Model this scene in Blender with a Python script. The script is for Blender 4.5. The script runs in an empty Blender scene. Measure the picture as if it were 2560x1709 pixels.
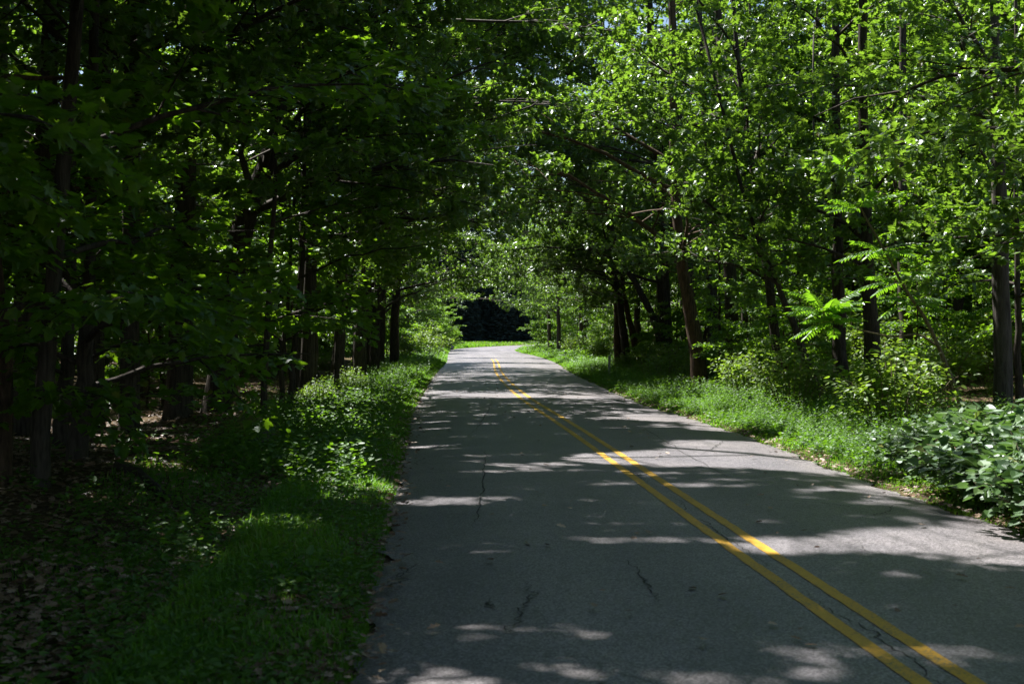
import bpy, math, random
import numpy as np
from mathutils import Vector, Matrix

# ------------------------------------------------------------------ camera, sky, sun, exposure
scene = bpy.context.scene
COL = scene.collection
F_PX, CX, HZ, CAM_H = 1100.0, 512.0, 333.5, 1.76          # focal length in pixels of a 1024 px wide frame

cam_d = bpy.data.cameras.new("camera")
cam = bpy.data.objects.new("camera", cam_d)
COL.objects.link(cam)
cam.location = (0, 0, CAM_H)
cam.rotation_euler = (math.radians(90) - math.atan((341.5 - HZ) / F_PX), 0, 0)
cam_d.sensor_width = 36.0
cam_d.lens = F_PX / 1024.0 * 36.0
cam_d.clip_start = 0.05
cam_d.clip_end = 3000
cam_d.dof.use_dof = True
cam_d.dof.focus_distance = 34.0
cam_d.dof.aperture_fstop = 3.5
scene.camera = cam

SUN_EL, SUN_AZ = math.radians(58), math.radians(-48)      # azimuth from +Y, negative = left of the road ahead
world = bpy.data.worlds.new("World")
scene.world = world
world.use_nodes = True
wn = world.node_tree
sky = wn.nodes.new("ShaderNodeTexSky")
sky.sky_type = 'NISHITA'
sky.sun_disc = False
sky.sun_elevation = SUN_EL
sky.sun_rotation = SUN_AZ
wn.links.new(sky.outputs[0], wn.nodes["Background"].inputs[0])
wn.nodes["Background"].inputs[1].default_value = 0.05

sun_d = bpy.data.lights.new("sun", 'SUN')
sun_d.energy = 5.0
sun_d.angle = math.radians(0.65)
sun_d.color = (1.0, 0.96, 0.89)
sun = bpy.data.objects.new("sun", sun_d)
COL.objects.link(sun)
SUN_DIR = Vector((math.sin(SUN_AZ) * math.cos(SUN_EL), math.cos(SUN_AZ) * math.cos(SUN_EL), math.sin(SUN_EL)))
sun.rotation_euler = (-SUN_DIR).to_track_quat('-Z', 'Y').to_euler()
sun.location = SUN_DIR * 200

scene.view_settings.view_transform = 'Standard'
scene.view_settings.look = 'None'
scene.view_settings.gamma = 1.0
scene.view_settings.exposure = 1.72
cy = scene.cycles
cy.max_bounces = 6
cy.diffuse_bounces = 3
cy.glossy_bounces = 2
cy.transmission_bounces = 4
cy.transparent_max_bounces = 4
cy.sample_clamp_indirect = 4.0
cy.caustics_reflective = False
cy.caustics_refractive = False
cy.use_denoising = True

RNG = np.random.default_rng(11)
R_ = math.radians


# ------------------------------------------------------------------ tagging and linking
def tag(o, label=None, cat=None, group=None, kind=None):
    if label: o["label"] = label
    if cat: o["category"] = cat
    if group: o["group"] = group
    if kind: o["kind"] = kind
    return o


def empty(name, loc, rz=0.0, scale=1.0):
    o = bpy.data.objects.new(name, None)
    o.empty_display_size = 0.3
    COL.objects.link(o)
    o.location = loc
    o.rotation_euler = (0, 0, rz)
    o.scale = (scale,) * 3
    return o


def copy_tree(src, loc, rz=0.0, scale=1.0, label=None):
    c = src.copy()
    COL.objects.link(c)
    c.location, c.rotation_euler, c.scale = loc, (0, 0, rz), (scale,) * 3
    if label: c["label"] = label
    for ch in src.children:
        d = ch.copy()
        COL.objects.link(d)
        d.parent = c
    return c


# ------------------------------------------------------------------ mesh accumulator
class Acc:
    def __init__(self):
        self.v, self.f, self.t, self.n = [], [], [], 0

    def add(self, v, f, tone=None):
        v = np.asarray(v, float); f = np.asarray(f, int)
        self.v.append(v); self.f.append(f + self.n); self.n += len(v)
        self.t.append(np.full(len(f), 0.5) if tone is None else np.asarray(tone, float))

    def mesh(self, name, mat, smooth=False):
        v = np.concatenate(self.v); f = np.concatenate(self.f); t = np.concatenate(self.t)
        me = bpy.data.meshes.new(name)
        me.vertices.add(len(v)); me.vertices.foreach_set("co", v.astype(np.float32).ravel())
        me.loops.add(len(f) * 3); me.loops.foreach_set("vertex_index", f.astype(np.int32).ravel())
        me.polygons.add(len(f))
        me.polygons.foreach_set("loop_start", np.arange(0, len(f) * 3, 3, dtype=np.int32))
        me.polygons.foreach_set("loop_total", np.full(len(f), 3, dtype=np.int32))
        me.polygons.foreach_set("use_smooth", np.full(len(f), smooth, dtype=bool))
        a = me.attributes.new("tone", 'FLOAT', 'FACE')
        a.data.foreach_set("value", t.astype(np.float32))
        me.update(calc_edges=True)
        me.materials.append(mat)
        return me

    def build(self, name, mat, parent=None, smooth=False):
        o = bpy.data.objects.new(name, self.mesh(name, mat, smooth))
        COL.objects.link(o)
        if parent is not None: o.parent = parent
        return o


def unit(a):
    a = np.asarray(a, float)
    return a / np.maximum(np.linalg.norm(a, axis=-1, keepdims=True), 1e-9)


def smooth_path(pts, n):
    """Catmull-Rom through the points, n samples."""
    p = np.asarray(pts, float)
    if len(p) < 3:
        t = np.linspace(0, 1, n)[:, None]
        return p[0] * (1 - t) + p[-1] * t
    q = np.vstack([2 * p[0] - p[1], p, 2 * p[-1] - p[-2]])
    out = []
    for s in np.linspace(0, len(p) - 1 - 1e-6, n):
        i = int(s); u = s - i
        a, b, c, d = q[i], q[i + 1], q[i + 2], q[i + 3]
        out.append(0.5 * (2 * b + (c - a) * u + (2 * a - 5 * b + 4 * c - d) * u * u + (3 * b - a - 3 * c + d) * u ** 3))
    return np.array(out)


def tube(acc, pts, radii, sides=6, rng=None, rough=0.0, cap=True):
    p = np.asarray(pts, float); r = np.asarray(radii, float); n = len(p)
    tan = unit(np.gradient(p, axis=0))
    ref = np.array([0.0, 1.0, 0.0]) if abs(tan[:, 1]).mean() < 0.8 else np.array([1.0, 0.0, 0.0])
    u = unit(np.cross(tan, ref)); w = np.cross(tan, u)
    a = np.linspace(0, 2 * np.pi, sides, endpoint=False)
    rr = np.repeat(r[:, None], sides, 1)
    if rough and rng is not None:
        ridge = rng.normal(0, rough, sides)[None, :] + rng.normal(0, rough * 0.5, (n, sides))
        rr = rr * (1 + ridge)
    v = p[:, None, :] + rr[..., None] * (np.cos(a)[None, :, None] * u[:, None, :] + np.sin(a)[None, :, None] * w[:, None, :])
    v = v.reshape(-1, 3)
    f = []
    for i in range(n - 1):
        for j in range(sides):
            k = (j + 1) % sides
            q0, q1, q2, q3 = i * sides + j, i * sides + k, (i + 1) * sides + k, (i + 1) * sides + j
            f += [(q0, q1, q2), (q0, q2, q3)]
    if cap:
        v = np.vstack([v, p[-1:]])
        for j in range(sides):
            f.append(((n - 1) * sides + j, (n - 1) * sides + (j + 1) % sides, n * sides))
    acc.add(v, f)


# ------------------------------------------------------------------ leaf templates: outline round a sunk centre, length 1 along +Y
def fan_leaf(half, cz=-0.05, cyy=0.4):
    half = np.array(half, float)                                # right side from base to tip, x >= 0
    left = half[1:-1][::-1] * [-1, 1]
    ring = np.vstack([half, left])
    z = 0.10 * np.abs(ring[:, 0]) - 0.12 * (ring[:, 1] - 0.4) ** 2
    v = np.vstack([np.column_stack([ring, z]), [[0, cyy, cz]]])
    n = len(ring)
    f = [(i, (i + 1) % n, n) for i in range(n)]
    return v, np.array(f)


MAPLE = fan_leaf([(0, 0), (.34, .02), (.27, .20), (.56, .40), (.29, .46), (.26, .70), (0, 1)])
OAK = fan_leaf([(0, 0), (.12, .12), (.34, .30), (.14, .40), (.42, .62), (.15, .68), (.20, .88), (0, 1)])
OVATE = fan_leaf([(0, 0), (.24, .16), (.30, .42), (.17, .76), (0, 1)])
HEART = fan_leaf([(0, .06), (.22, -.06), (.40, .14), (.38, .42), (.19, .78), (0, 1)], cz=-0.08)
SIMPLE = fan_leaf([(0, 0), (.34, .30), (.16, .66), (0, 1)])
LANCE = fan_leaf([(0, 0), (.14, .22), (.12, .6), (0, 1)], cz=-0.02)


def put_leaves(acc, tmpl, pos, axis, nrm, size, tone):
    tv, tf = tmpl
    y = unit(axis); x = unit(np.cross(y, nrm)); z = np.cross(x, y)
    s = np.asarray(size)[:, None, None]
    v = pos[:, None, :] + s * (tv[None, :, 0:1] * x[:, None, :] + tv[None, :, 1:2] * y[:, None, :] + tv[None, :, 2:3] * z[:, None, :])
    n, m = len(pos), len(tv)
    f = tf[None, :, :] + (np.arange(n) * m)[:, None, None]
    acc.add(v.reshape(-1, 3), f.reshape(-1, 3), np.repeat(tone, len(tf)))


# ------------------------------------------------------------------ materials
def new_mat(name):
    m = bpy.data.materials.new(name)
    m.use_nodes = True
    nt = m.node_tree
    nt.nodes.clear()
    out = nt.nodes.new("ShaderNodeOutputMaterial")
    return m, nt, out


def N(nt, typ, **kw):
    n = nt.nodes.new(typ)
    for k, v in kw.items(): setattr(n, k, v)
    return n


def ramp(nt, fac, stops):
    r = N(nt, "ShaderNodeValToRGB")
    el = r.color_ramp.elements
    while len(el) < len(stops): el.new(0.5)
    for e, (p, c) in zip(el, stops):
        e.position = p; e.color = (*c, 1)
    nt.links.new(fac, r.inputs[0])
    return r.outputs[0]


def leaf_mat(name, dark, mid, light, trans, tmix=0.42, rough=0.38, ior=1.42, odd=None, sheen=.34):
    m, nt, out = new_mat(name)
    L = nt.links.new
    at = N(nt, "ShaderNodeAttribute", attribute_name="tone")
    oi = N(nt, "ShaderNodeObjectInfo")
    ma = N(nt, "ShaderNodeMath", operation='MULTIPLY_ADD')
    L(oi.outputs["Random"], ma.inputs[0]); ma.inputs[1].default_value = 0.24; L(at.outputs["Fac"], ma.inputs[2])
    mb = N(nt, "ShaderNodeMath", operation='SUBTRACT'); L(ma.outputs[0], mb.inputs[0]); mb.inputs[1].default_value = 0.12
    stops = [(0.0, dark), (0.5, mid), (0.93, light)]
    if odd: stops.append((1.0, odd))
    col = ramp(nt, mb.outputs[0], stops)
    dif = N(nt, "ShaderNodeBsdfDiffuse"); L(col, dif.inputs[0])
    mx = N(nt, "ShaderNodeMix", data_type='RGBA', blend_type='MIX'); mx.inputs[0].default_value = 0.65
    L(col, mx.inputs[6]); mx.inputs[7].default_value = (*trans, 1)
    tr = N(nt, "ShaderNodeBsdfTranslucent"); L(mx.outputs[2], tr.inputs[0])
    ms = N(nt, "ShaderNodeMixShader"); ms.inputs[0].default_value = tmix
    L(dif.outputs[0], ms.inputs[1]); L(tr.outputs[0], ms.inputs[2])
    gl = N(nt, "ShaderNodeBsdfGlossy"); gl.inputs["Roughness"].default_value = rough; gl.inputs[0].default_value = (.9, .95, 1, 1)
    lw = N(nt, "ShaderNodeLayerWeight"); lw.inputs[0].default_value = .5
    pw = N(nt, "ShaderNodeMath", operation='POWER'); L(lw.outputs["Facing"], pw.inputs[0]); pw.inputs[1].default_value = 4.0
    fr = N(nt, "ShaderNodeMath", operation='MULTIPLY_ADD'); L(pw.outputs[0], fr.inputs[0]); fr.inputs[1].default_value = sheen; fr.inputs[2].default_value = ((ior - 1) / (ior + 1)) ** 2
    m2 = N(nt, "ShaderNodeMixShader"); L(fr.outputs[0], m2.inputs[0])
    L(ms.outputs[0], m2.inputs[1]); L(gl.outputs[0], m2.inputs[2])
    L(m2.outputs[0], out.inputs[0])
    return m


def bark_mat(name, c0, c1, ridge=9.0, moss=0.0):
    m, nt, out = new_mat(name)
    L = nt.links.new
    tc = N(nt, "ShaderNodeTexCoord")
    mp = N(nt, "ShaderNodeMapping"); mp.inputs["Scale"].default_value = (ridge, ridge, ridge * 0.14)
    L(tc.outputs["Object"], mp.inputs[0])
    n1 = N(nt, "ShaderNodeTexNoise"); n1.inputs["Scale"].default_value = 2.2; n1.inputs["Detail"].default_value = 6; n1.inputs["Roughness"].default_value = .65
    L(mp.outputs[0], n1.inputs["Vector"])
    n2 = N(nt, "ShaderNodeTexNoise"); n2.inputs["Scale"].default_value = 1.3; n2.inputs["Detail"].default_value = 3
    L(tc.outputs["Object"], n2.inputs["Vector"])
    col = ramp(nt, n1.outputs[0], [(0.35, c0), (0.62, c1)])
    if moss:
        mr = N(nt, "ShaderNodeMapRange"); L(n2.outputs[0], mr.inputs[0])
        mr.inputs[1].default_value = .5; mr.inputs[2].default_value = .7; mr.inputs[4].default_value = moss
        mx = N(nt, "ShaderNodeMix", data_type='RGBA'); L(mr.outputs[0], mx.inputs[0]); L(col, mx.inputs[6])
        mx.inputs[7].default_value = (.07, .085, .03, 1); col = mx.outputs[2]
    b = N(nt, "ShaderNodeBsdfPrincipled"); L(col, b.inputs["Base Color"]); b.inputs["Roughness"].default_value = .85
    b.inputs["Specular IOR Level"].default_value = .25
    bp = N(nt, "ShaderNodeBump"); bp.inputs["Strength"].default_value = .9; bp.inputs["Distance"].default_value = .03
    L(n1.outputs[0], bp.inputs["Height"]); L(bp.outputs[0], b.inputs["Normal"])
    L(b.outputs[0], out.inputs[0])
    return m


M_OAK = leaf_mat("oak_leaf", (.034, .076, .016), (.070, .136, .021), (.135, .205, .034), (.26, .47, .025), tmix=.5, rough=.32, ior=1.52, odd=(.17, .13, .03), sheen=.34)
M_MAPLE = leaf_mat("maple_leaf", (.036, .092, .010), (.074, .160, .014), (.135, .225, .02), (.29, .55, .012), tmix=.54, rough=.40, odd=(.20, .17, .03), sheen=.2)
M_SUMAC = leaf_mat("pinnate_leaf", (.05, .13, .012), (.08, .18, .015), (.12, .22, .02), (.26, .54, .015), tmix=.54, rough=.4, sheen=.2)
M_BROAD = leaf_mat("broad_leaf", (.032, .085, .024), (.062, .130, .034), (.12, .19, .06), (.14, .28, .04), tmix=.36, rough=.46, ior=1.5, odd=(.26, .27, .05), sheen=.4)
M_BUSH = leaf_mat("bush_leaf", (.06, .11, .012), (.10, .17, .018), (.15, .22, .03), (.28, .46, .025), tmix=.5, rough=.45, sheen=.16)
M_NEEDLE = leaf_mat("needle", (.030, .052, .046), (.046, .076, .062), (.070, .105, .072), (.02, .04, .015), tmix=.1, rough=.7, ior=1.2, sheen=.06)
M_GRASS = leaf_mat("grass_blade", (.05, .16, .008), (.10, .25, .012), (.18, .31, .024), (.24, .52, .012), tmix=.5, rough=.5, odd=(.28, .24, .08), sheen=.1)
M_HERB = leaf_mat("herb_leaf", (.035, .10, .008), (.07, .16, .012), (.12, .22, .02), (.20, .42, .012), tmix=.5, rough=.5, sheen=.1)
M_LITTER = leaf_mat("dead_leaf", (.09, .052, .03), (.22, .14, .085), (.40, .29, .21), (.20, .12, .05), tmix=.12, rough=.5)
B_OAK = bark_mat("oak_bark", (.018, .014, .011), (.070, .058, .047), 11)
B_GREY = bark_mat("grey_bark", (.038, .033, .029), (.10, .09, .08), 7)
B_BROWN = bark_mat("brown_bark", (.028, .018, .012), (.105, .068, .044), 11)
B_TWIG = bark_mat("pale_bark", (.11, .085, .055), (.22, .18, .12), 12)


# ------------------------------------------------------------------ the road
CENTRE = [(-45, 5.7, 2.85), (-20, 3.9, 2.85), (0, 2.5, 2.85), (5.5, 2.05, 2.86), (9.7, 1.72, 2.84), (13.2, 1.45, 2.84), (18.9, 1.15, 2.95),
          (24, .75, 2.95), (29, .38, 2.86), (45, -.2, 3.05), (53, -.42, 3.15), (70, -.75, 3.45), (90, -1.7, 3.6), (108, -2.75, 3.45),
          (124, -3.2, 3.6), (140, -2.1, 3.6), (156, 0.6, 3.5), (172, 4.6, 3.4), (186, 11.0, 3.3), (198, 22, 3.2), (208, 42, 3.2), (216, 75, 3.2), (222, 120, 3.2)]
PAINT = [(-45, 5.85), (-20, 4.05), (0, 2.62), (5.5, 2.17), (9.7, 1.86), (13.2, 1.62), (18.9, 1.22), (24, .82), (29, .42), (37, -.06), (45, -.42), (53, -.68), (70, -1.06), (76, -1.3)]  # ends early, standing in for sun glare that washes the lines out
cl = smooth_path([(c[1], c[0], c[2]) for c in CENTRE], 900)
c_xy, c_hw = cl[:, :2], cl[:, 2]
c_tan = unit(np.gradient(c_xy, axis=0))
c_nrm = np.column_stack([c_tan[:, 1], -c_tan[:, 0]])           # to the right of travel

GX = np.arange(-34, 34.01, 0.4); GY = np.arange(-44, 236.01, 0.5)
SD = np.empty((len(GX), len(GY)))                               # distance outside the tarmac's edge
SIDE = np.empty_like(SD)
for i, x in enumerate(GX):
    d = np.hypot(x - c_xy[None, :, 0], GY[:, None] - c_xy[None, :, 1]) - c_hw[None, :]
    k = d.argmin(1)
    SD[i] = d[np.arange(len(GY)), k]
    SIDE[i] = np.sign((x - c_xy[k, 0]) * c_nrm[k, 0] + (GY - c_xy[k, 1]) * c_nrm[k, 1])


def road_sd(x, y):
    x = np.asarray(x, float); y = np.asarray(y, float)
    fx = np.clip((x - GX[0]) / 0.4, 0, len(GX) - 1.001); fy = np.clip((y - GY[0]) / 0.5, 0, len(GY) - 1.001)
    i = fx.astype(int); j = fy.astype(int); u = fx - i; w = fy - j
    s = (SD[i, j] * (1 - u) + SD[i + 1, j] * u) * (1 - w) + (SD[i, j + 1] * (1 - u) + SD[i + 1, j + 1] * u) * w
    out = np.hypot(np.maximum(np.abs(x) - 34, 0), np.maximum(np.maximum(y - 236, -44 - y), 0))
    return s + out


def road_side(x, y):
    i = np.clip(np.round((np.asarray(x, float) - GX[0]) / 0.4), 0, len(GX) - 1).astype(int)
    j = np.clip(np.round((np.asarray(y, float) - GY[0]) / 0.5), 0, len(GY) - 1).astype(int)
    return SIDE[i, j]


def gz(x, y):
    x = np.asarray(x, float); y = np.asarray(y, float)
    s = road_sd(x, y)
    t = np.clip((s + 0.15) / 0.5, 0, 1); t = t * t * (3 - 2 * t)
    k = np.clip((s - 0.5) / 2.5, 0, 1)
    bump = (0.06 * np.sin(0.9 * x + 1.3 * np.sin(0.31 * y)) + 0.05 * np.sin(0.77 * y + 0.6 * x + 1.1) + 0.10 * np.sin(0.19 * x - 0.23 * y)
            + 0.025 * np.sin(2.3 * x + 1.9 * y) + 0.02 * np.sin(3.1 * y - 2.2 * x))
    rise = np.clip(s - 3, 0, 60) * np.where(x < 0, 0.022, 0.010)
    return -0.07 + 0.085 * t + k * bump + rise


def G(x, y, dz=0.0):
    return (float(x), float(y), float(gz(x, y)) + dz)


def P(px, d, py=None):
    """Point at distance d that the pixel column px passes through; on the ground without py."""
    x = (px - CX) * d / F_PX
    return np.array([x, d, float(gz(x, d)) if py is None else CAM_H - (py - HZ) * d / F_PX])


def ribbon(name, xy, nrm, lo, hi, z, mat, cross=2):
    lo = np.broadcast_to(lo, len(xy)); hi = np.broadcast_to(hi, len(xy))
    acc = Acc(); t = np.linspace(0, 1, cross)
    off = lo[:, None] * (1 - t) + hi[:, None] * t
    zz = z if np.ndim(z) else np.full((len(xy), cross), z)
    v = np.concatenate([xy[:, None, :] + off[..., None] * nrm[:, None, :], zz[..., None]], 2).reshape(-1, 3)
    f = []
    for i in range(len(xy) - 1):
        for j in range(cross - 1):
            a = i * cross + j
            f += [(a, a + 1, a + cross + 1), (a, a + cross + 1, a + cross)]
    acc.add(v, f)
    return tag(acc.build(name, mat, smooth=True), kind='structure')


def asphalt_mat():
    m, nt, out = new_mat("asphalt")
    L = nt.links.new
    tc = N(nt, "ShaderNodeTexCoord")
    fine = N(nt, "ShaderNodeTexNoise"); fine.inputs["Scale"].default_value = 130; fine.inputs["Detail"].default_value = 3
    vor = N(nt, "ShaderNodeTexVoronoi"); vor.inputs["Scale"].default_value = 85
    mid = N(nt, "ShaderNodeTexNoise"); mid.inputs["Scale"].default_value = 1.1; mid.inputs["Detail"].default_value = 6; mid.inputs["Roughness"].default_value = .6
    big = N(nt, "ShaderNodeTexNoise"); big.inputs["Scale"].default_value = .25; big.inputs["Detail"].default_value = 3
    for n in (fine, vor, mid, big): L(tc.outputs["Object"], n.inputs["Vector"])
    c1 = ramp(nt, vor.outputs["Color"], [(0.1, (.048, .046, .051)), (0.5, (.134, .125, .139)), (0.9, (.252, .236, .256))])
    c2 = ramp(nt, mid.outputs[0], [(0.3, (.80, .80, .82)), (0.7, (1.12, 1.10, 1.06))])
    c3 = ramp(nt, big.outputs[0], [(0.35, (.85, .86, .9)), (0.65, (1.1, 1.08, 1.04))])
    x1 = N(nt, "ShaderNodeMix", data_type='RGBA', blend_type='MULTIPLY'); x1.inputs[0].default_value = 1; L(c1, x1.inputs[6]); L(c2, x1.inputs[7])
    x2 = N(nt, "ShaderNodeMix", data_type='RGBA', blend_type='MULTIPLY'); x2.inputs[0].default_value = 1; L(x1.outputs[2], x2.inputs[6]); L(c3, x2.inputs[7])
    at = N(nt, "ShaderNodeAttribute", attribute_name="lat")
    wob = N(nt, "ShaderNodeMath", operation='MULTIPLY_ADD'); L(mid.outputs[0], wob.inputs[0]); wob.inputs[1].default_value = .12; L(at.outputs["Fac"], wob.inputs[2])
    mr = N(nt, "ShaderNodeMapRange"); L(wob.outputs[0], mr.inputs[0]); mr.inputs[1].default_value = -1; mr.inputs[2].default_value = 1.12
    trk = ramp(nt, mr.outputs[0], [(0, (.66, .60, .52)), (.035, (1.05, 1.03, 1.0)), (.14, (.86, .86, .87)), (.25, (1.04, 1.04, 1.04)), (.37, (.85, .85, .86)), (.5, (1.1, 1.1, 1.1)), (.64, (.85, .85, .86)), (.76, (1.04, 1.04, 1.04)), (.88, (.86, .86, .87)), (.965, (1.05, 1.03, 1.0)), (1, (.66, .60, .52))])
    x3 = N(nt, "ShaderNodeMix", data_type='RGBA', blend_type='MULTIPLY'); x3.inputs[0].default_value = 1; L(x2.outputs[2], x3.inputs[6]); L(trk, x3.inputs[7])
    # fine meandering hair cracks in patches
    vc = N(nt, "ShaderNodeTexVoronoi", feature='DISTANCE_TO_EDGE'); vc.inputs["Scale"].default_value = 1.3
    wn_ = N(nt, "ShaderNodeTexNoise"); wn_.inputs["Scale"].default_value = 3.5; wn_.inputs["Detail"].default_value = 5
    L(tc.outputs["Object"], wn_.inputs["Vector"])
    vm = N(nt, "ShaderNodeVectorMath", operation='MULTIPLY_ADD'); L(wn_.outputs["Color"], vm.inputs[0]); vm.inputs[1].default_value = (.7, .7, 0); L(tc.outputs["Object"], vm.inputs[2])
    L(vm.outputs[0], vc.inputs["Vector"])
    cm = N(nt, "ShaderNodeMapRange"); L(vc.outputs["Distance"], cm.inputs[0]); cm.inputs[1].default_value = .004; cm.inputs[2].default_value = .012
    cm.inputs[3].default_value = 1; cm.inputs[4].default_value = 0
    pm = N(nt, "ShaderNodeMapRange"); L(big.outputs[0], pm.inputs[0]); pm.inputs[1].default_value = .52; pm.inputs[2].default_value = .6; pm.inputs[4].default_value = .75
    cmul = N(nt, "ShaderNodeMath", operation='MULTIPLY'); L(cm.outputs[0], cmul.inputs[0]); L(pm.outputs[0], cmul.inputs[1])
    x4 = N(nt, "ShaderNodeMix", data_type='RGBA'); L(cmul.outputs[0], x4.inputs[0]); L(x3.outputs[2], x4.inputs[6]); x4.inputs[7].default_value = (.02, .02, .02, 1)
    b = N(nt, "ShaderNodeBsdfPrincipled"); L(x4.outputs[2], b.inputs["Base Color"])
    b.inputs["Roughness"].default_value = .52; b.inputs["Specular IOR Level"].default_value = .6
    bp = N(nt, "ShaderNodeBump"); bp.inputs["Strength"].default_value = .55; bp.inputs["Distance"].default_value = .006
    L(fine.outputs[0], bp.inputs["Height"]); L(bp.outputs[0], b.inputs["Normal"])
    L(b.outputs[0], out.inputs[0])
    return m


def paint_mat():
    m, nt, out = new_mat("yellow_road_paint")
    L = nt.links.new
    tc = N(nt, "ShaderNodeTexCoord")
    n1 = N(nt, "ShaderNodeTexNoise"); n1.inputs["Scale"].default_value = 60; n1.inputs["Detail"].default_value = 4
    n2 = N(nt, "ShaderNodeTexNoise"); n2.inputs["Scale"].default_value = 2.0; n2.inputs["Detail"].default_value = 5
    L(tc.outputs["Object"], n1.inputs["Vector"]); L(tc.outputs["Object"], n2.inputs["Vector"])
    mu = N(nt, "ShaderNodeMath", operation='MULTIPLY_ADD'); L(n1.outputs[0], mu.inputs[0]); mu.inputs[1].default_value = .6
    sb = N(nt, "ShaderNodeMath", operation='MULTIPLY'); L(n2.outputs[0], sb.inputs[0]); sb.inputs[1].default_value = .4
    L(sb.outputs[0], mu.inputs[2])
    col = ramp(nt, mu.outputs[0], [(.39, (.17, .14, .07)), (.45, (.43, .24, .02)), (.7, (.58, .33, .026))])
    b = N(nt, "ShaderNodeBsdfPrincipled"); L(col, b.inputs["Base Color"]); b.inputs["Roughness"].default_value = .6
    bp = N(nt, "ShaderNodeBump"); bp.inputs["Strength"].default_value = .4; bp.inputs["Distance"].default_value = .004
    L(n1.outputs[0], bp.inputs["Height"]); L(bp.outputs[0], b.inputs["Normal"])
    L(b.outputs[0], out.inputs[0])
    return m


def soil_mat():
    m, nt, out = new_mat("forest_soil")
    L = nt.links.new
    tc = N(nt, "ShaderNodeTexCoord")
    n1 = N(nt, "ShaderNodeTexNoise"); n1.inputs["Scale"].default_value = 14; n1.inputs["Detail"].default_value = 8; n1.inputs["Roughness"].default_value = .7
    n2 = N(nt, "ShaderNodeTexNoise"); n2.inputs["Scale"].default_value = .5; n2.inputs["Detail"].default_value = 4
    L(tc.outputs["Object"], n1.inputs["Vector"]); L(tc.outputs["Object"], n2.inputs["Vector"])
    c1 = ramp(nt, n1.outputs[0], [(.3, (.034, .023, .014)), (.5, (.085, .057, .037)), (.72, (.18, .125, .088))])
    c2 = ramp(nt, n2.outputs[0], [(.42, (1, 1, 1)), (.68, (.75, .85, .55))])
    x = N(nt, "ShaderNodeMix", data_type='RGBA', blend_type='MULTIPLY'); x.inputs[0].default_value = 1; L(c1, x.inputs[6]); L(c2, x.inputs[7])
    b = N(nt, "ShaderNodeBsdfPrincipled"); L(x.outputs[2], b.inputs["Base Color"]); b.inputs["Roughness"].default_value = .95
    b.inputs["Specular IOR Level"].default_value = .1
    bp = N(nt, "ShaderNodeBump"); bp.inputs["Strength"].default_value = .8; bp.inputs["Distance"].default_value = .05
    L(n1.outputs[0], bp.inputs["Height"]); L(bp.outputs[0], b.inputs["Normal"])
    L(b.outputs[0], out.inputs[0])
    return m


def plain_mat(name, c0, c1, scale=20, rough=.8):
    m, nt, out = new_mat(name)
    tc = N(nt, "ShaderNodeTexCoord")
    n1 = N(nt, "ShaderNodeTexNoise"); n1.inputs["Scale"].default_value = scale; n1.inputs["Detail"].default_value = 6
    nt.links.new(tc.outputs["Object"], n1.inputs["Vector"])
    col = ramp(nt, n1.outputs[0], [(.35, c0), (.65, c1)])
    b = N(nt, "ShaderNodeBsdfPrincipled"); nt.links.new(col, b.inputs["Base Color"]); b.inputs["Roughness"].default_value = rough
    bp = N(nt, "ShaderNodeBump"); bp.inputs["Strength"].default_value = .6; bp.inputs["Distance"].default_value = .02
    nt.links.new(n1.outputs[0], bp.inputs["Height"]); nt.links.new(bp.outputs[0], b.inputs["Normal"])
    nt.links.new(b.outputs[0], out.inputs[0])
    return m


def build_ground():
    xs = np.concatenate([[-900, -500, -250, -140, -90, -62, -46, -36], np.arange(-30, -12, 1.0), np.arange(-12, 14, 0.3), np.arange(14, 31, 1.0), [36, 46, 62, 90, 140, 250, 500, 900]])
    ys = np.concatenate([[-500, -200, -90, -55, -42], np.arange(-35, 2, 1.5), np.arange(2, 40, 0.3), np.arange(40, 110, 0.6), np.arange(110, 232, 1.2), [240, 255, 280, 330, 420, 600, 1000, 1800]])
    X, Y = np.meshgrid(xs, ys, indexing='ij')
    v = np.stack([X, Y, gz(X, Y)], -1).reshape(-1, 3)
    n = len(ys)
    a = (np.arange(len(xs) - 1)[:, None] * n + np.arange(n - 1)[None, :]).ravel()
    f = np.concatenate([np.column_stack([a, a + n, a + n + 1]), np.column_stack([a, a + n + 1, a + 1])])
    acc = Acc(); acc.add(v, f)
    tag(acc.build("ground", soil_mat(), smooth=True), kind='structure')


build_ground()
M_ASPHALT = asphalt_mat()
M_PAINT = paint_mat()
ii = np.arange(900)
ragL = 0.05 * np.sin(ii * 0.9) + 0.04 * np.sin(ii * 0.37 + 1) + RNG.normal(0, .025, 900)
ragR = 0.05 * np.sin(ii * 0.8 + 2) + 0.04 * np.sin(ii * 0.31) + RNG.normal(0, .025, 900)
CR = 9
tt = np.linspace(-1, 1, CR)
zz = np.repeat((0.02 * (1 - tt ** 2))[None, :], 900, 0)         # a slight crown across the tarmac
zz[:, 0] = zz[:, -1] = -0.03
road = ribbon("road", c_xy, c_nrm, -c_hw + ragL, c_hw + ragR, zz, M_ASPHALT, CR)


la = road.data.attributes.new("lat", 'FLOAT', 'POINT')
la.data.foreach_set("value", np.tile(tt, 900).astype(np.float32))


def road_z(off, hw):
    return 0.02 * (1 - np.clip(off / hw, -1, 1) ** 2)


pl = smooth_path([(p[1], p[0], 0) for p in PAINT], 420)[:, :2]
pt = unit(np.gradient(pl, axis=0)); pn = np.column_stack([pt[:, 1], -pt[:, 0]])
for a, b in ((-.185, -.085), (.085, .185)):
    j = RNG.normal(0, .003, 420)
    ribbon("centre_line", pl, pn, a + j, b + j, 0.0245, M_PAINT, 2)

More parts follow.
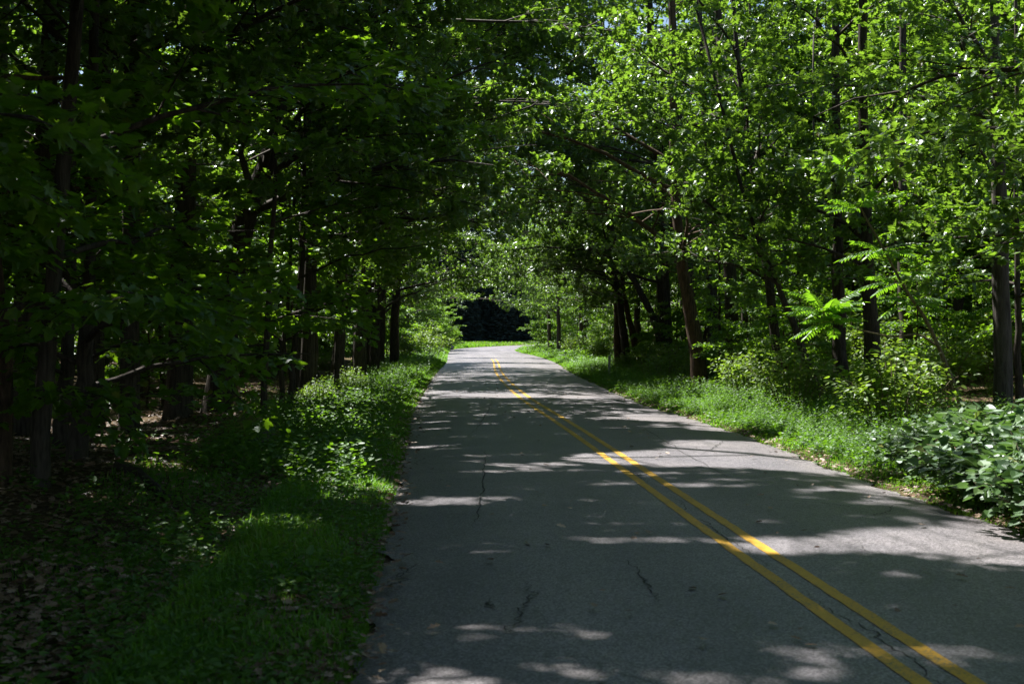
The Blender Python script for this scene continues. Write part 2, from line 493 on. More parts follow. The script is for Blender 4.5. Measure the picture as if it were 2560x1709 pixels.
# cracks in the tarmac: ragged dark grooves with filler
acc = Acc()
def crack(pts, w):
    p = smooth_path([(x, y, 0) for x, y in pts], 9 * len(pts))[:, :2]
    p = p + RNG.normal(0, .012, p.shape) + np.cumsum(RNG.normal(0, .012, p.shape), 0)
    t = unit(np.gradient(p, axis=0)); nn = np.column_stack([t[:, 1], -t[:, 0]])
    ww = .5 * w * (0.55 + .9 * RNG.random(len(p))) * np.sin(np.linspace(0.15, np.pi - 0.1, len(p)))
    a = np.column_stack([p - nn * ww[:, None] / 2, np.full(len(p), .0238)]); b = np.column_stack([p + nn * ww[:, None] / 2, np.full(len(p), .0238)])
    v = np.empty((2 * len(p), 3)); v[0::2] = a; v[1::2] = b
    f = []
    for i in range(len(p) - 1):
        f += [(2 * i, 2 * i + 1, 2 * i + 3), (2 * i, 2 * i + 3, 2 * i + 2)]
    acc.add(v, f)
def pxg(px, py):
    d = CAM_H * F_PX / (py - HZ)
    return ((px - CX) * d / F_PX, d)
crack([pxg(524, 585), pxg(529, 598), pxg(527, 606), pxg(533, 618), pxg(527, 634), pxg(521, 640)], .026)
crack([pxg(486, 600), pxg(490, 607), pxg(494, 613)], .03)
crack([pxg(384, 588), pxg(396, 578), pxg(404, 566)], .03)
crack([pxg(365, 602), pxg(380, 592), pxg(398, 586), pxg(410, 570)], .03)
crack([pxg(628, 560), pxg(650, 578), pxg(664, 590), pxg(680, 606)], .03)
crack([pxg(760, 495), pxg(700, 462), pxg(660, 436), pxg(610, 408)], .02)
crack([pxg(858, 520), pxg(870, 516), pxg(886, 513), pxg(896, 502)], .03)
crack([pxg(700, 455), pxg(716, 446), pxg(722, 440)], .03)
crack([pxg(470, 436), pxg(480, 424), pxg(486, 410), pxg(490, 398)], .03)
crack([pxg(470, 530), pxg(476, 500), pxg(482, 470), pxg(486, 450)], .03)
for i in range(14):
    y0 = RNG.uniform(6, 40); x0 = np.interp(y0, c_xy[:, 1], c_xy[:, 0]) + RNG.uniform(-2.5, 2.5)
    p = [(x0, y0)]
    for k in range(5): p.append((p[-1][0] + RNG.normal(0, .16), p[-1][1] + RNG.uniform(.1, .5)))
    crack(p, .018)
# the long joint between the yellow lines
for s0, s1 in ((62, 88), (90, 112), (116, 150), (156, 185)):
    crack([(x + .0, y) for x, y in pl[s0:s1:4]], .022)
tag(acc.build("road_cracks", plain_mat("crack_filler", (.012, .012, .012), (.03, .03, .03), 40)), kind='structure')


# ------------------------------------------------------------------ gaps in the leaf roof through which the sun reaches the road
SUN_X, SUN_Y = SUN_DIR.x / SUN_DIR.z, SUN_DIR.y / SUN_DIR.z
GAPS = [(4.2, 9.3, 1.9, .85, 0), (3.7, 16.0, 2.3, 2.2, 0), (6.75, 18.6, 1.4, 1.2, 0), (8.3, 18.2, 1.5, 1.3, 0), (9.5, 35, 2.2, 1.8, 3), (11, 40, 2.4, 2, 3), (14, 32, 2.6, 2, 3), (17, 27, 2.4, 1.8, 3), (7, 45, 2, 2.4, 3),
        (-2.7, 18.1, 1.2, 1.0, 6), (-3.6, 27.5, 1.4, 1.4, 6), (-5.2, 23, 1.2, 1.0, 6), (-3.8, 34, 1.5, 1.5, 5), (-4.6, 39, 1.6, 1.8, 5), (-5.4, 16.5, .9, .8, 6), (-7.5, 28, 1.4, 1.2, 5), (-1.9, 12.6, .8, .5, 1), (6.4, 10.4, 1.5, .7, 1), (7.2, 12.6, 1.2, .8, 1),
        (3.2, 23.0, 1.4, 1.0, 0), (-.7, 11.6, .7, .35, 0), (.2, 14.6, .6, .4, 0), (2.8, 31, 1.5, 1.4, 0), (1.6, 39, 1.8, 1.5, 0), (1.8, 47, 2.2, 2.2, 0), (-3.4, 25, .8, 1.4, 0), (-4.2, 13.2, .8, .4, 0), (-2.2, 9.8, 1.3, .2, 0), (5.6, 12.4, 1.4, 1.0, 1), (-4.0, 11, .5, .22, 0), (-6, 17, .8, .4, 0), (-7.5, 21, 1, .6, 0), (-1.4, 7.2, .35, .15, 0), (-2.4, 8.6, .3, .12, 0), (-1.9, 11.5, .5, .2, 0), (-2.3, 14, .6, .4, 0), (-2.9, 19, .7, .8, 0), (4.6, 21, 1.2, 1.5, 0), (5.3, 26, 1.4, 2, 1)]
N_BIG = len(GAPS)
_r = np.random.default_rng(5)
for _k in range(130):                                            # small flecks of sun on the tarmac
    _y = 5.5 * (50 / 5.5) ** _r.random()
    GAPS.append((2.2 - .06 * _y + _r.uniform(-3, 2.4), _y, _r.uniform(.22, .8), _r.uniform(.06, .17), 0))


def lit_gap(p, flecks=True):
    gx = p[:, 0] - SUN_X * p[:, 2]; gy = p[:, 1] - SUN_Y * p[:, 2]
    out = np.zeros(len(p), bool)
    for x, y, a, b, zf in (GAPS if flecks else GAPS[:N_BIG]):
        th = np.arctan2((gy - y) / b, (gx - x) / a)
        out |= (np.hypot((gx - x) / a, (gy - y) / b) < 1 + .22 * np.sin(3 * th + x) + .15 * np.sin(5 * th + y)) & (p[:, 2] > zf)
    far = (gy > 54) & (gy < 150) & (road_sd(gx, gy) < .8 + .5 * np.sin(gy * .8)) & (np.sin(gy * .55) + .6 * np.sin(gy * 1.31 + gx * .3) > .05)
    verge = (gy > 30) & (gy < 150) & (road_sd(gx, gy) < 2.8) & (np.sin(gy * .43 + 1) + .6 * np.sin(gy * 1.1 + gx * .5) > .2)
    # the upper roof is broken, so that the sun also reaches the lower leaves
    roof = (p[:, 2] > 9.5) & (gy > 22) & (gx > np.where(gy > 30, -4.0, 1.0)) & (np.sin(.9 * gx + 1.7 * np.sin(.5 * gy)) * np.sin(.75 * gy + .8 * np.sin(.7 * gx)) + .35 * np.sin(2.3 * gx + 1.9 * gy) > -.15)
    return out | far | verge | roof | over_road(p)


def over_road(p):
    """The space that passing lorries keep free of twigs."""
    return (road_sd(p[:, 0], p[:, 1]) < .6) & (p[:, 2] < np.where(p[:, 1] > 60, 3.7, 3.8) + .6 * np.sin(p[:, 1] * .9 + p[:, 0]))


def in_gap(x, y, h, r):
    z = np.linspace(.3 * h, h, 8)
    gx = x - SUN_X * z; gy = y - SUN_Y * z
    return any((np.hypot(gx - a, gy - b) < r + .5 * c).any() for a, b, c, _, _ in GAPS[:12])


# ------------------------------------------------------------------ growing a tree
def grow(rng, path, r0, r1, crown_from, n_limbs, limb_len, style, tmpl, leaf, density, bias=None, up=(20, 50), droop=.12, sides=9, spread=1.0, sub=6, flare=1.5, thick=1.0, top_len=.35, world=None):
    """Trunk with limbs and branches in one mesh, leaves in another. path is local, in metres."""
    wood, crown = Acc(), Acc()
    path = np.asarray(path, float)
    n = 16
    tr = smooth_path(path, n)
    hgt = tr[-1, 2] - tr[0, 2]
    wob = rng.normal(0, (0.012 if world is None else .005) * hgt ** .5, (n, 2)); wob[0] = 0
    tr[:, :2] += wob
    rad = np.linspace(r0, r1, n)
    rad[0] *= flare; rad[1] *= 1 + (flare - 1) * .25
    tr[0, 2] -= 0.15
    # a denser bottom ring so that the root flare is short
    low = np.vstack([tr[0], tr[0] + (tr[1] - tr[0]) * .12, tr[0] + (tr[1] - tr[0]) * .3]); lr = np.array([r0 * flare, r0 * (1 + (flare - 1) * .45), r0 * (1 + (flare - 1) * .15)])
    tube(wood, np.vstack([low, tr[1:]]), np.concatenate([lr, np.concatenate([[r0 * .99], rad[2:]])]), sides, rng, 0.05)
    az = rng.uniform(0, 2 * np.pi)
    pos, axs, nrm = [], [], []
    for k in range(n_limbs):
        u = crown_from + (1 - crown_from) * ((k + rng.uniform(0, .8)) / n_limbs)
        u = min(u, .99)
        s = u * (n - 1); i = int(s); base = tr[i] * (1 - s + i) + tr[min(i + 1, n - 1)] * (s - i)
        rb = rad[i]
        az += 2.4 + rng.normal(0, .35)
        dxy = np.array([math.cos(az), math.sin(az)])
        if bias is not None:
            dxy = dxy + np.asarray(bias[:2]) * bias[2]
            dxy = dxy / max(np.linalg.norm(dxy), .15)
            dl = min(np.linalg.norm(dxy), 1)
        rel = (u - crown_from) / max(1 - crown_from, 1e-3)
        ln = limb_len * (top_len + (1 - top_len) * math.sin(math.pi * min(.25 + rel * .75, 1))) * rng.uniform(.75, 1.2)
        if bias is not None:
            ln *= 0.75 + 0.45 * float(np.dot(dxy / np.linalg.norm(dxy), bias[:2]))
        ang = R_(rng.uniform(*up)) * (0.6 + .8 * rel)
        d0 = np.array([dxy[0] * math.cos(ang), dxy[1] * math.cos(ang), math.sin(ang)])
        t = np.linspace(0, 1, 8)[:, None]
        side = unit(np.cross(d0, [0, 0, 1]))
        limb = base + d0 * ln * t + side * ln * .10 * rng.normal() * t * t + np.array([0, 0, -1]) * ln * droop * 1.6 * t * t
        limb[1:] += rng.normal(0, .02 * ln ** .5, (7, 3))
        if world is not None:
            k = over_road(limb + np.asarray(world))
            if k[:4].any(): continue
            if lit_gap(limb[3:] + np.asarray(world), False).mean() > .7: continue
            if k.any(): limb = smooth_path(limb[:int(np.argmax(k))], 8)
        lr0 = min(rb * .55, (.012 + .011 * ln) * thick)
        mark = (len(wood.v), wood.n, len(pos)); kept = 0
        tube(wood, limb, np.linspace(lr0, .008, 8), 5, cap=False)
        ltan = unit(np.gradient(limb, axis=0))
        ns = max(3, int(round(sub * ln / 2.2)))
        for q in range(ns + 1):
            v = .22 + .78 * (q + rng.uniform(-.3, .3)) / ns if q < ns else 1.0
            v = min(max(v, .15), 1.0)
            ss = v * 7; jj = min(int(ss), 6); b0 = limb[jj] * (1 - ss + jj) + limb[jj + 1] * (ss - jj)
            lt = ltan[jj]
            sgn = 1 if q % 2 else -1
            a = R_(rng.uniform(35, 70)) * sgn if q < ns else rng.normal(0, .2)
            hx = unit(np.cross(lt, [0, 0, 1])); 
            d1 = unit(lt * math.cos(a) + hx * math.sin(a) + np.array([0, 0, rng.normal(.02, .22)]))
            sl = (ln * (.46 * (1 - v) + .16) + .25) * rng.uniform(.7, 1.15) * spread
            tq = np.linspace(0, 1, 5)[:, None]
            br = b0 + d1 * sl * tq + np.array([0, 0, -1]) * sl * droop * tq * tq + rng.normal(0, .012, (5, 3)) * tq
            if world is not None and (over_road(br + np.asarray(world)).any() or lit_gap(br + np.asarray(world), False).mean() > .45): continue
            tube(wood, br, np.linspace(min(lr0 * .5, .006 + .006 * sl), .003, 5), 3, cap=False)
            m = int(density * (sl * .5 + .35) * rng.uniform(.6, 1.3))
            if m < 1: continue
            bt = unit(br[-1] - br[0]); lat = unit(np.cross(bt, [0, 0, 1])); upv = np.cross(lat, bt)
            if style == 'spray':
                w = rng.uniform(.10, 1.05, m); wq = w * 4; ji = np.minimum(wq.astype(int), 3)
                fr = np.clip(wq - ji, 0, 1.2)[:, None]
                c = br[ji] * (1 - fr) + br[ji + 1] * fr
                lo = rng.uniform(-1, 1, m); wid = (.12 + .30 * sl * (1.05 - w)) 
                p = c + lat * (lo * wid)[:, None] + bt * (np.abs(lo) * wid * .45)[:, None] + upv * rng.normal(0, .035 + .02 * sl, m)[:, None]
                p[:, 2] -= .10 * (lo * wid) ** 2
                ax = bt * rng.uniform(.3, 1, m)[:, None] + lat * (lo * 1.1)[:, None] + rng.normal(0, .35, (m, 3)) + [0, 0, -.18]
                nm = np.array([0, 0, 1.0]) + rng.normal(0, .34, (m, 3))
            else:
                nc = max(1, m // 7)
                w = np.append(rng.uniform(.2, 1.0, nc - 1), 1.0); wq = np.minimum(w * 4, 3.999); ji = wq.astype(int); fr = (wq - ji)[:, None]
                c = br[ji] * (1 - fr) + br[ji + 1] * fr
                c = c + lat * (rng.uniform(-1, 1, nc) * (.10 + .26 * sl * (1.1 - w)))[:, None] + upv * rng.normal(.02, .10, nc)[:, None]
                c = np.repeat(c, 7, 0); mm = len(c)
                th = rng.uniform(0, 2 * np.pi, mm)
                rd = lat * np.cos(th)[:, None] + upv * (.75 * np.sin(th))[:, None]
                ax = rd + bt * rng.uniform(.1, 1.0, mm)[:, None] + [0, 0, -.35] + rng.normal(0, .2, (mm, 3))
                p = c + unit(ax) * rng.uniform(.01, .07, mm)[:, None]
                nm = upv + np.array([0, 0, .5]) + rng.normal(0, .45, (mm, 3)) - .3 * bt
            pos.append(p); axs.append(ax); nrm.append(nm)
            kept += 1
        if world is not None and kept < .42 * (ns + 1):          # a limb left almost bare is no limb
            del wood.v[mark[0]:], wood.f[mark[0]:], wood.t[mark[0]:], pos[mark[2]:], axs[mark[2]:], nrm[mark[2]:]
            wood.n = mark[1]
    if pos:
        p = np.concatenate(pos); a = np.concatenate(axs); q = np.concatenate(nrm)
        if world is not None:
            k = ~lit_gap(p + np.asarray(world)); p, a, q = p[k], a[k], q[k]
        m = len(p)
        size = leaf * rng.uniform(.7, 1.25, m)
        tone = np.clip(rng.normal(.45, .21, m), 0, .97)
        tone[rng.random(m) < .006] = 1.1
        put_leaves(crown, tmpl, p, a, q, size, tone)
    return wood, crown


N_LEAVES = 0
def tree(name, label, cat, loc, grown, bark, leafmat, group=None, rz=0.0, trunk_name="trunk", crown_name="crown"):
    global N_LEAVES
    wood, crown = grown
    t = empty(name, loc, rz)
    tag(t, label, cat, group)
    wood.build(trunk_name, bark, t, smooth=True)
    if crown.n:
        crown.build(crown_name, leafmat, t)
        N_LEAVES += crown.n
    return t


def pixel_trunk(base_px, d, pts, top_z, extra=(0, 0)):
    """Trunk path in local metres from its base at (base_px, d) through picture points (px, py) at about the same distance."""
    b = P(base_px, d)
    out = [np.zeros(3)]
    for q in pts:
        dd = d + (q[2] if len(q) > 2 else 0)
        out.append(P(q[0], dd, q[1]) - b)
    last, prev = out[-1], out[-2]
    if last[2] < top_z:
        s = (last - prev) / max(last[2] - prev[2], .3)
        k = (top_z - last[2])
        out.append(last + np.array([s[0] * k * .6 + extra[0], s[1] * k * .6 + extra[1], k]))
    return tuple(b), out


rg = lambda s: np.random.default_rng(s)

# ---------------- the trees one can tell apart, right of the road
def hero(name, label, px, d, pts, dia, top, seed, limbs=9, ln=3.2, base=.42, style='cluster', tmpl=OAK, leaf=.16, dens=64, bark=B_OAK, lm=M_OAK, bias=None, **kw):
    kw.setdefault('flare', 1.3)
    b, path = pixel_trunk(px, d, pts, top)
    g = grow(rg(seed), path, dia / 2, dia * .16, base, limbs, ln, style, tmpl, leaf, dens, bias, world=b, **kw)
    return tree(name, label, "tree", b, g, bark, lm)


W = (-1, 0.0)
E = (1, 0.0)
hero("oak_tree", "tall straight grey trunk standing behind the broad-leaved shrubs, right edge of the wood", 1003, 23, [(1000, 250), (997, 120), (993, 0)], .41, 17, 1, bark=B_GREY, limbs=11, ln=4.2, base=.34, bias=(-1, -.2, .5), dens=56)
hero("oak_tree", "dark thick straight trunk, right one of the close pair behind the bright fern-like leaves", 876, 24.7, [(872, 345), (868, 279), (864, 150)], .44, 16, 2, limbs=10, ln=3.4, base=.45, bias=(-1, -.3, .4))
hero("oak_tree", "dark thick straight trunk, left one of the close pair behind the bright fern-like leaves", 843, 26, [(841, 340), (838, 260), (836, 130)], .42, 17, 3, limbs=9, ln=3.2, base=.5)
hero("oak_tree", "slender dark trunk curving left and forking near the tall bent oak", 822, 25, [(812, 372), (798, 336), (785, 300), (772, 270), (748, 213)], .21, 9, 4, limbs=7, ln=2.4, base=.5, bias=(-1, 0, .5), flare=1.25)
hero("oak_tree", "tall thin dark trunk with gentle bends, rising through the sunny leaves", 780, 28.7, [(776, 345), (769, 283), (765, 250), (761, 218), (750, 150), (741, 87)], .30, 16, 5, limbs=15, ln=5.4, base=.30, bias=(-1, -.2, .6), flare=1.3, dens=70)
hero("oak_tree", "thick brown trunk leaning left, nearest to the sunny grass verge", 704, 32.5, [(697, 350), (689, 305), (684, 270), (680, 244), (675, 180), (673, 113)], .50, 17, 6, bark=B_BROWN, limbs=17, ln=6.6, base=.34, bias=(-1, -.2, .7), dens=75)
hero("oak_tree", "dark leaning middle trunk of the clump of three beside the road", 628, 53, [(622, 320), (616, 280), (611, 250)], .46, 18, 7, limbs=11, ln=4.6, base=.34, bias=(-1, -.1, .7))
hero("oak_tree", "brown left trunk of the clump of three beside the road", 620, 54.5, [(617, 310), (614, 270)], .48, 17, 8, bark=B_BROWN, limbs=9, ln=4.2, base=.42, bias=(-1, -.1, .6))
hero("oak_tree", "brown right trunk of the clump of three beside the road", 637, 54, [(632, 330), (625, 300), (622, 262)], .40, 16, 9, bark=B_BROWN, limbs=9, ln=3.8, base=.42, bias=(-1, 0, .4))
hero("oak_tree", "dark bare trunk slanting steeply left behind the clump of three", 667, 49, [(655, 322), (637, 285), (619, 250)], .40, 12, 10, limbs=8, ln=3.6, base=.5, bias=(-1, 0, .6))
hero("oak_tree", "upright dark trunk between the slanting trunk and the thick brown trunk", 672, 60, [(667, 320), (661, 280), (657, 244)], .5, 17, 11, limbs=9, ln=3.8, base=.42, bias=(-1, 0, .3))
hero("maple_tree", "very thin pole trunk right of the thick brown leaning trunk", 721, 36, [(720, 330), (719, 270)], .13, 12, 12, limbs=8, ln=2.0, base=.4, style='spray', tmpl=MAPLE, leaf=.13, dens=64, lm=M_MAPLE, flare=1.2)
hero("maple_tree", "thin pale trunk seen between the bent slender trunk and the dark pair", 817, 40, [(816, 340), (815, 270)], .19, 13, 13, bark=B_GREY, limbs=8, ln=2.4, base=.4, style='spray', tmpl=MAPLE, leaf=.14, dens=64, lm=M_MAPLE, flare=1.2)
hero("oak_tree", "dim trunk deep in shade between the dark pair and the grey trunk", 906, 33, [(905, 345), (903, 270), (902, 160)], .5, 16, 14, limbs=9, ln=3.4, base=.45)
hero("oak_tree", "narrow dark trunk just right of the tall grey trunk", 1019, 26, [(1018, 330), (1016, 200)], .2, 13, 15, limbs=8, ln=2.6, base=.4, flare=1.25)
# big oak beside the camera's right shoulder: its limbs hang over the near road
hero("oak_tree", "big oak out at the right whose lobed leaves hang over the near road", 1640, 10.5, [(1630, 100), (1600, -400)], .55, 17, 16, limbs=14, ln=6.2, base=.34, bias=(-1, .25, .8), leaf=.155, dens=72, up=(14, 40), droop=.16)
hero("oak_tree", "oak behind the grey trunk with wide low limbs of pale shining leaves", 1150, 17, [(1145, 200), (1130, -50)], .42, 15, 17, limbs=15, ln=5.2, base=.26, bias=(-1, .1, .7), leaf=.16, dens=70, up=(8, 36))

# ---------------- the trees one can tell apart, left of the road
sp = dict(style='spray', tmpl=MAPLE, leaf=.135, lm=M_MAPLE)
hero("maple_tree", "smooth grey trunk, right of the close pair rising from the leaf litter", 76, 13.7, [(80, 400), (87, 322), (92, 200)], .27, 13, 31, bark=B_OAK, limbs=13, ln=3.2, base=.22, dens=75, **sp)
hero("maple_tree", "dark trunk, left of the close pair rising from the leaf litter", 61, 16, [(64, 400), (68, 340), (72, 200)], .28, 14, 32, limbs=10, ln=3.0, base=.35, dens=75, **sp)
hero("oak_tree", "massive dark trunk at the left edge of the wood floor", 20, 18.9, [(28, 330), (39, 218), (52, 60)], .66, 17, 33, limbs=10, ln=4.2, base=.4)
hero("oak_tree", "big rough trunk leaning right, behind the mossy boulder", 215, 22.4, [(225, 330), (238, 244), (252, 200), (266, 166), (279, 109), (301, 0)], .60, 18, 34, limbs=18, ln=7.2, base=.36, bias=(.8, -.6, .7), dens=80)
hero("maple_tree", "thin brown trunk left of the big leaning trunk", 165, 27, [(162, 360), (159, 322), (156, 230)], .19, 12, 35, bark=B_BROWN, limbs=9, ln=2.4, base=.3, dens=70, flare=1.2, **sp)
hero("maple_tree", "straight thin trunk second left of the big leaning trunk", 144, 30, [(143, 350), (142, 300)], .2, 12, 36, bark=B_BROWN, limbs=9, ln=2.4, base=.3, dens=70, flare=1.2, **sp)
hero("maple_tree", "thin leaning stem next to the ferny bank, right of the mossy boulder", 290, 22.6, [(294, 350), (301, 280), (304, 200)], .16, 11, 37, limbs=11, ln=2.6, base=.28, dens=72, bias=(1, 0, .4), flare=1.2, **sp)
hero("maple_tree", "pair stem, slimmer and darker, beside the thin leaning stem", 281, 24.5, [(283, 350), (289, 290)], .14, 11, 38, limbs=9, ln=2.4, base=.3, dens=70, flare=1.2, **sp)
hero("oak_tree", "dark straight trunk in the shade above the weedy left bank", 312, 31, [(314, 320), (318, 240)], .30, 15, 39, limbs=10, ln=3.4, base=.35, bias=(1, 0, .5))
hero("oak_tree", "leaning dark trunk further along the weedy left bank", 334, 38, [(342, 320), (351, 270), (357, 210)], .36, 15, 40, limbs=11, ln=3.8, base=.32, bias=(1, 0, .6))
hero("oak_tree", "brown sunlit trunk at the far end of the left wood", 397, 77, [(396, 310), (394, 278)], .36, 15, 41, bark=B_TWIG, limbs=10, ln=3.8, base=.3, bias=(1, 0, .5))
hero("oak_tree", "second slimmer brown trunk at the far end of the left wood", 391, 80, [(390, 310), (389, 270)], .26, 14, 42, bark=B_TWIG, limbs=10, ln=3.6, base=.3, bias=(1, 0, .5))
hero("maple_tree", "small crooked dark tree on the sunny grass near the bend", 409, 82, [(411, 335), (408, 318), (413, 300)], .22, 6.5, 43, limbs=11, ln=2.6, base=.3, dens=80, bias=(1, 0, .5), **sp)
hero("oak_tree", "tall dark trunk whose top shows high in the left wood", 90, 20, [(92, 200), (97, 0)], .46, 18, 44, limbs=10, ln=4.0, base=.4, bias=(1, 0, .3))
hero("oak_tree", "tall shaded trunk beside the dark one, high in the left wood", 128, 18.5, [(132, 150), (138, 0)], .34, 17, 45, limbs=16, ln=6.8, base=.42, bias=(.9, -.2, .7), dens=80)
hero("oak_tree", "unseen oak added out at the left, its high limbs shading the near road", -180, 9.0, [(-170, 100), (-150, -700)], .45, 16, 50, limbs=18, ln=7.0, base=.45, bias=(.95, .15, .8), dens=85, up=(12, 40))  # out of frame, added to shade the near right lane
hero("oak_tree", "second unseen oak added out at the left to shade the near lane", -70, 10.6, [(-66, 100), (-60, -700)], .42, 18, 51, limbs=22, ln=6.6, base=.40, bias=(.95, -.15, .8), dens=90, up=(10, 38))  # also out of frame, added so the nearest tarmac lies in shade
# near maple at the camera's left shoulder: flat sprays of leaves hang in the foreground
hero("maple_tree", "near maple at the left whose flat leaf sprays hang closest to the viewer", -420, 7.6, [(-390, 100), (-350, -500)], .34, 14, 46, limbs=18, ln=3.4, base=.26, bias=(.7, .5, .6), dens=80, up=(4, 34), **sp)
hero("maple_tree", "maple with low layered leaf sprays in front of the leaning trunk", 40, 11.5, [(60, 200), (90, -200)], .2, 12, 47, limbs=16, ln=3.6, base=.14, bias=(.8, 0, .5), dens=80, up=(4, 34), flare=1.2, **sp)
hero("maple_tree", "young maple with flat sunlit sprays over the weedy left bank", 262, 19.5, [(268, 300), (276, 150)], .13, 10, 48, limbs=17, ln=2.9, base=.2, bias=(.8, 0, .4), dens=80, up=(2, 30), flare=1.2, **sp)
hero("maple_tree", "young maple whose layered sprays reach the left edge of the road", 336, 30, [(340, 260), (346, 150)], .15, 11, 49, limbs=17, ln=3.2, base=.2, bias=(.9, 0, .5), dens=80, up=(2, 32), flare=1.2, **sp)


# ------------------------------------------------------------------ repeats: one grown tree of each kind, then copies
def straight(h, lean=(0, 0)):
    return [(0, 0, 0), (lean[0] * .3, lean[1] * .3, h * .4), (lean[0], lean[1], h)]


PROTO = {}
def proto(key, name, cat, grown, bark, lm):
    t = tree(name, "prototype", cat, (0, 0, 0), grown, bark, lm)
    PROTO[key] = [t, False]


def place(key, x, y, rz, scale, label, group, dz=0.0):
    t, used = PROTO[key]
    loc = G(x, y, dz)
    if not used:
        PROTO[key][1] = True
        t.location, t.rotation_euler, t.scale = loc, (0, 0, rz), (scale,) * 3
        o = t
    else:
        o = copy_tree(t, loc, rz, scale)
    tag(o, label, None, group)
    return o


for i in range(3):
    proto(("wood", i), "oak_tree", "tree", grow(rg(70 + i), straight(17.5, (.4 * (i - 1), .3)), .19, .04, .26, 21, 4.7, 'cluster', SIMPLE, .21, 85, None, up=(14, 50)), B_OAK, M_OAK)
for i in range(2):
    proto(("pole", i), "maple_tree", "tree", grow(rg(80 + i), straight(13, (.5, -.2)), .085, .02, .22, 16, 2.7, 'spray', SIMPLE, .16, 66, None, up=(8, 40), flare=1.2), B_BROWN, M_MAPLE)
for i in range(3):
    proto(("sapling", i), "maple_sapling", "sapling", grow(rg(90 + i), straight(5.2 + i, (.3, .2)), .04, .012, .10, 19, 2.1, 'spray', MAPLE, .12, 90, None, up=(4, 38), flare=1.1), B_BROWN, M_MAPLE)


def bush(rng, h, n_stem, rad, tmpl, leaf, dens, style='spray'):
    wood, crown = Acc(), Acc()
    pos, axs, nrm = [], [], []
    for k in range(n_stem):
        a = rng.uniform(0, 2 * np.pi); r = rad * math.sqrt(rng.random())
        b = np.array([r * .35 * math.cos(a), r * .35 * math.sin(a), -.05]); e = np.array([r * math.cos(a), r * math.sin(a), h * rng.uniform(.65, 1.1) * (1 - .35 * (r / rad) ** 2)])
        t = np.linspace(0, 1, 6)[:, None]
        s = b + (e - b) * t; s[:, 2] += .25 * h * np.sin(np.pi * t[:, 0]) * .5; s += rng.normal(0, .02, s.shape)
        tube(wood, s, np.linspace(.011, .003, 6), 4, cap=False)
        m = int(dens * rng.uniform(.7, 1.3))
        w = rng.uniform(.12, 1.0, m) ** .7; wq = np.minimum(w * 5, 4.999); j = wq.astype(int); f = (wq - j)[:, None]
        c = s[j] * (1 - f) + s[j + 1] * f
        th = rng.uniform(0, 2 * np.pi, m)
        ax = np.column_stack([np.cos(th), np.sin(th), rng.normal(-.1, .3, m)])
        pos.append(c + ax * rng.uniform(.02, .32 * rad, m)[:, None]); axs.append(ax); nrm.append(np.array([0, 0, 1.]) + rng.normal(0, .4, (m, 3)) + .35 * ax)
    p = np.concatenate(pos); m = len(p)
    p[:, 2] = np.maximum(p[:, 2], .03)
    tone = np.clip(rng.normal(.5, .18, m), 0, .97); tone[rng.random(m) < .01] = 1.1
    put_leaves(crown, tmpl, p, np.concatenate(axs), np.concatenate(nrm), leaf * rng.uniform(.65, 1.25, m), tone)
    return wood, crown


def bush_proto(key, name, g, lm):
    wood, crown = g
    t = empty(name, (0, 0, 0)); tag(t, "prototype", "shrub")
    wood.build("stems", B_TWIG, t, smooth=True); crown.build("foliage", lm, t)
    PROTO[key] = [t, False]


for i in range(2):
    bush_proto(("bush", i), "leafy_shrub", bush(rg(110 + i), 1.5, 26, 1.0, OVATE, .10, 60), M_BUSH)
for i in range(2):
    bush_proto(("broad", i), "broadleaf_shrub", bush(rg(120 + i), .80, 36, .8, HEART, .118, 30), M_BROAD)

PLACED = []
def free(x, y, r):
    return all((x - a) ** 2 + (y - b) ** 2 > r * r for a, b in PLACED)


# trees whose crowns arch over the road, both sides
def arching(spots, sgn, side):
    for i, (x, y) in enumerate(spots):
        r = rg(200 + i + 50 * (sgn > 0)); h = r.uniform(15, 19) if sgn < 0 or y < 40 else r.uniform(12.5, 15.5)
        b = G(x, y)
        g = grow(r, straight(h, (sgn * r.uniform(.3, 1.6), r.uniform(-.6, .6))), r.uniform(.16, .24), .04, .26, 24, 7.0, 'cluster', OAK if y < 70 else SIMPLE, .165 if y < 70 else .19, 66, (sgn, 0, .55), up=(10, 46), droop=.10, world=b)
        tree("oak_tree", "oak %s the road from the %s verge, among others alike" % (("arching over", "right") if sgn < 0 else ("leaning out over", "left")), "tree", b, g, B_OAK, M_OAK, "oaks arching over the road from the %s verge" % ("right" if sgn < 0 else "left"), RZ0)
        PLACED.append((x, y))


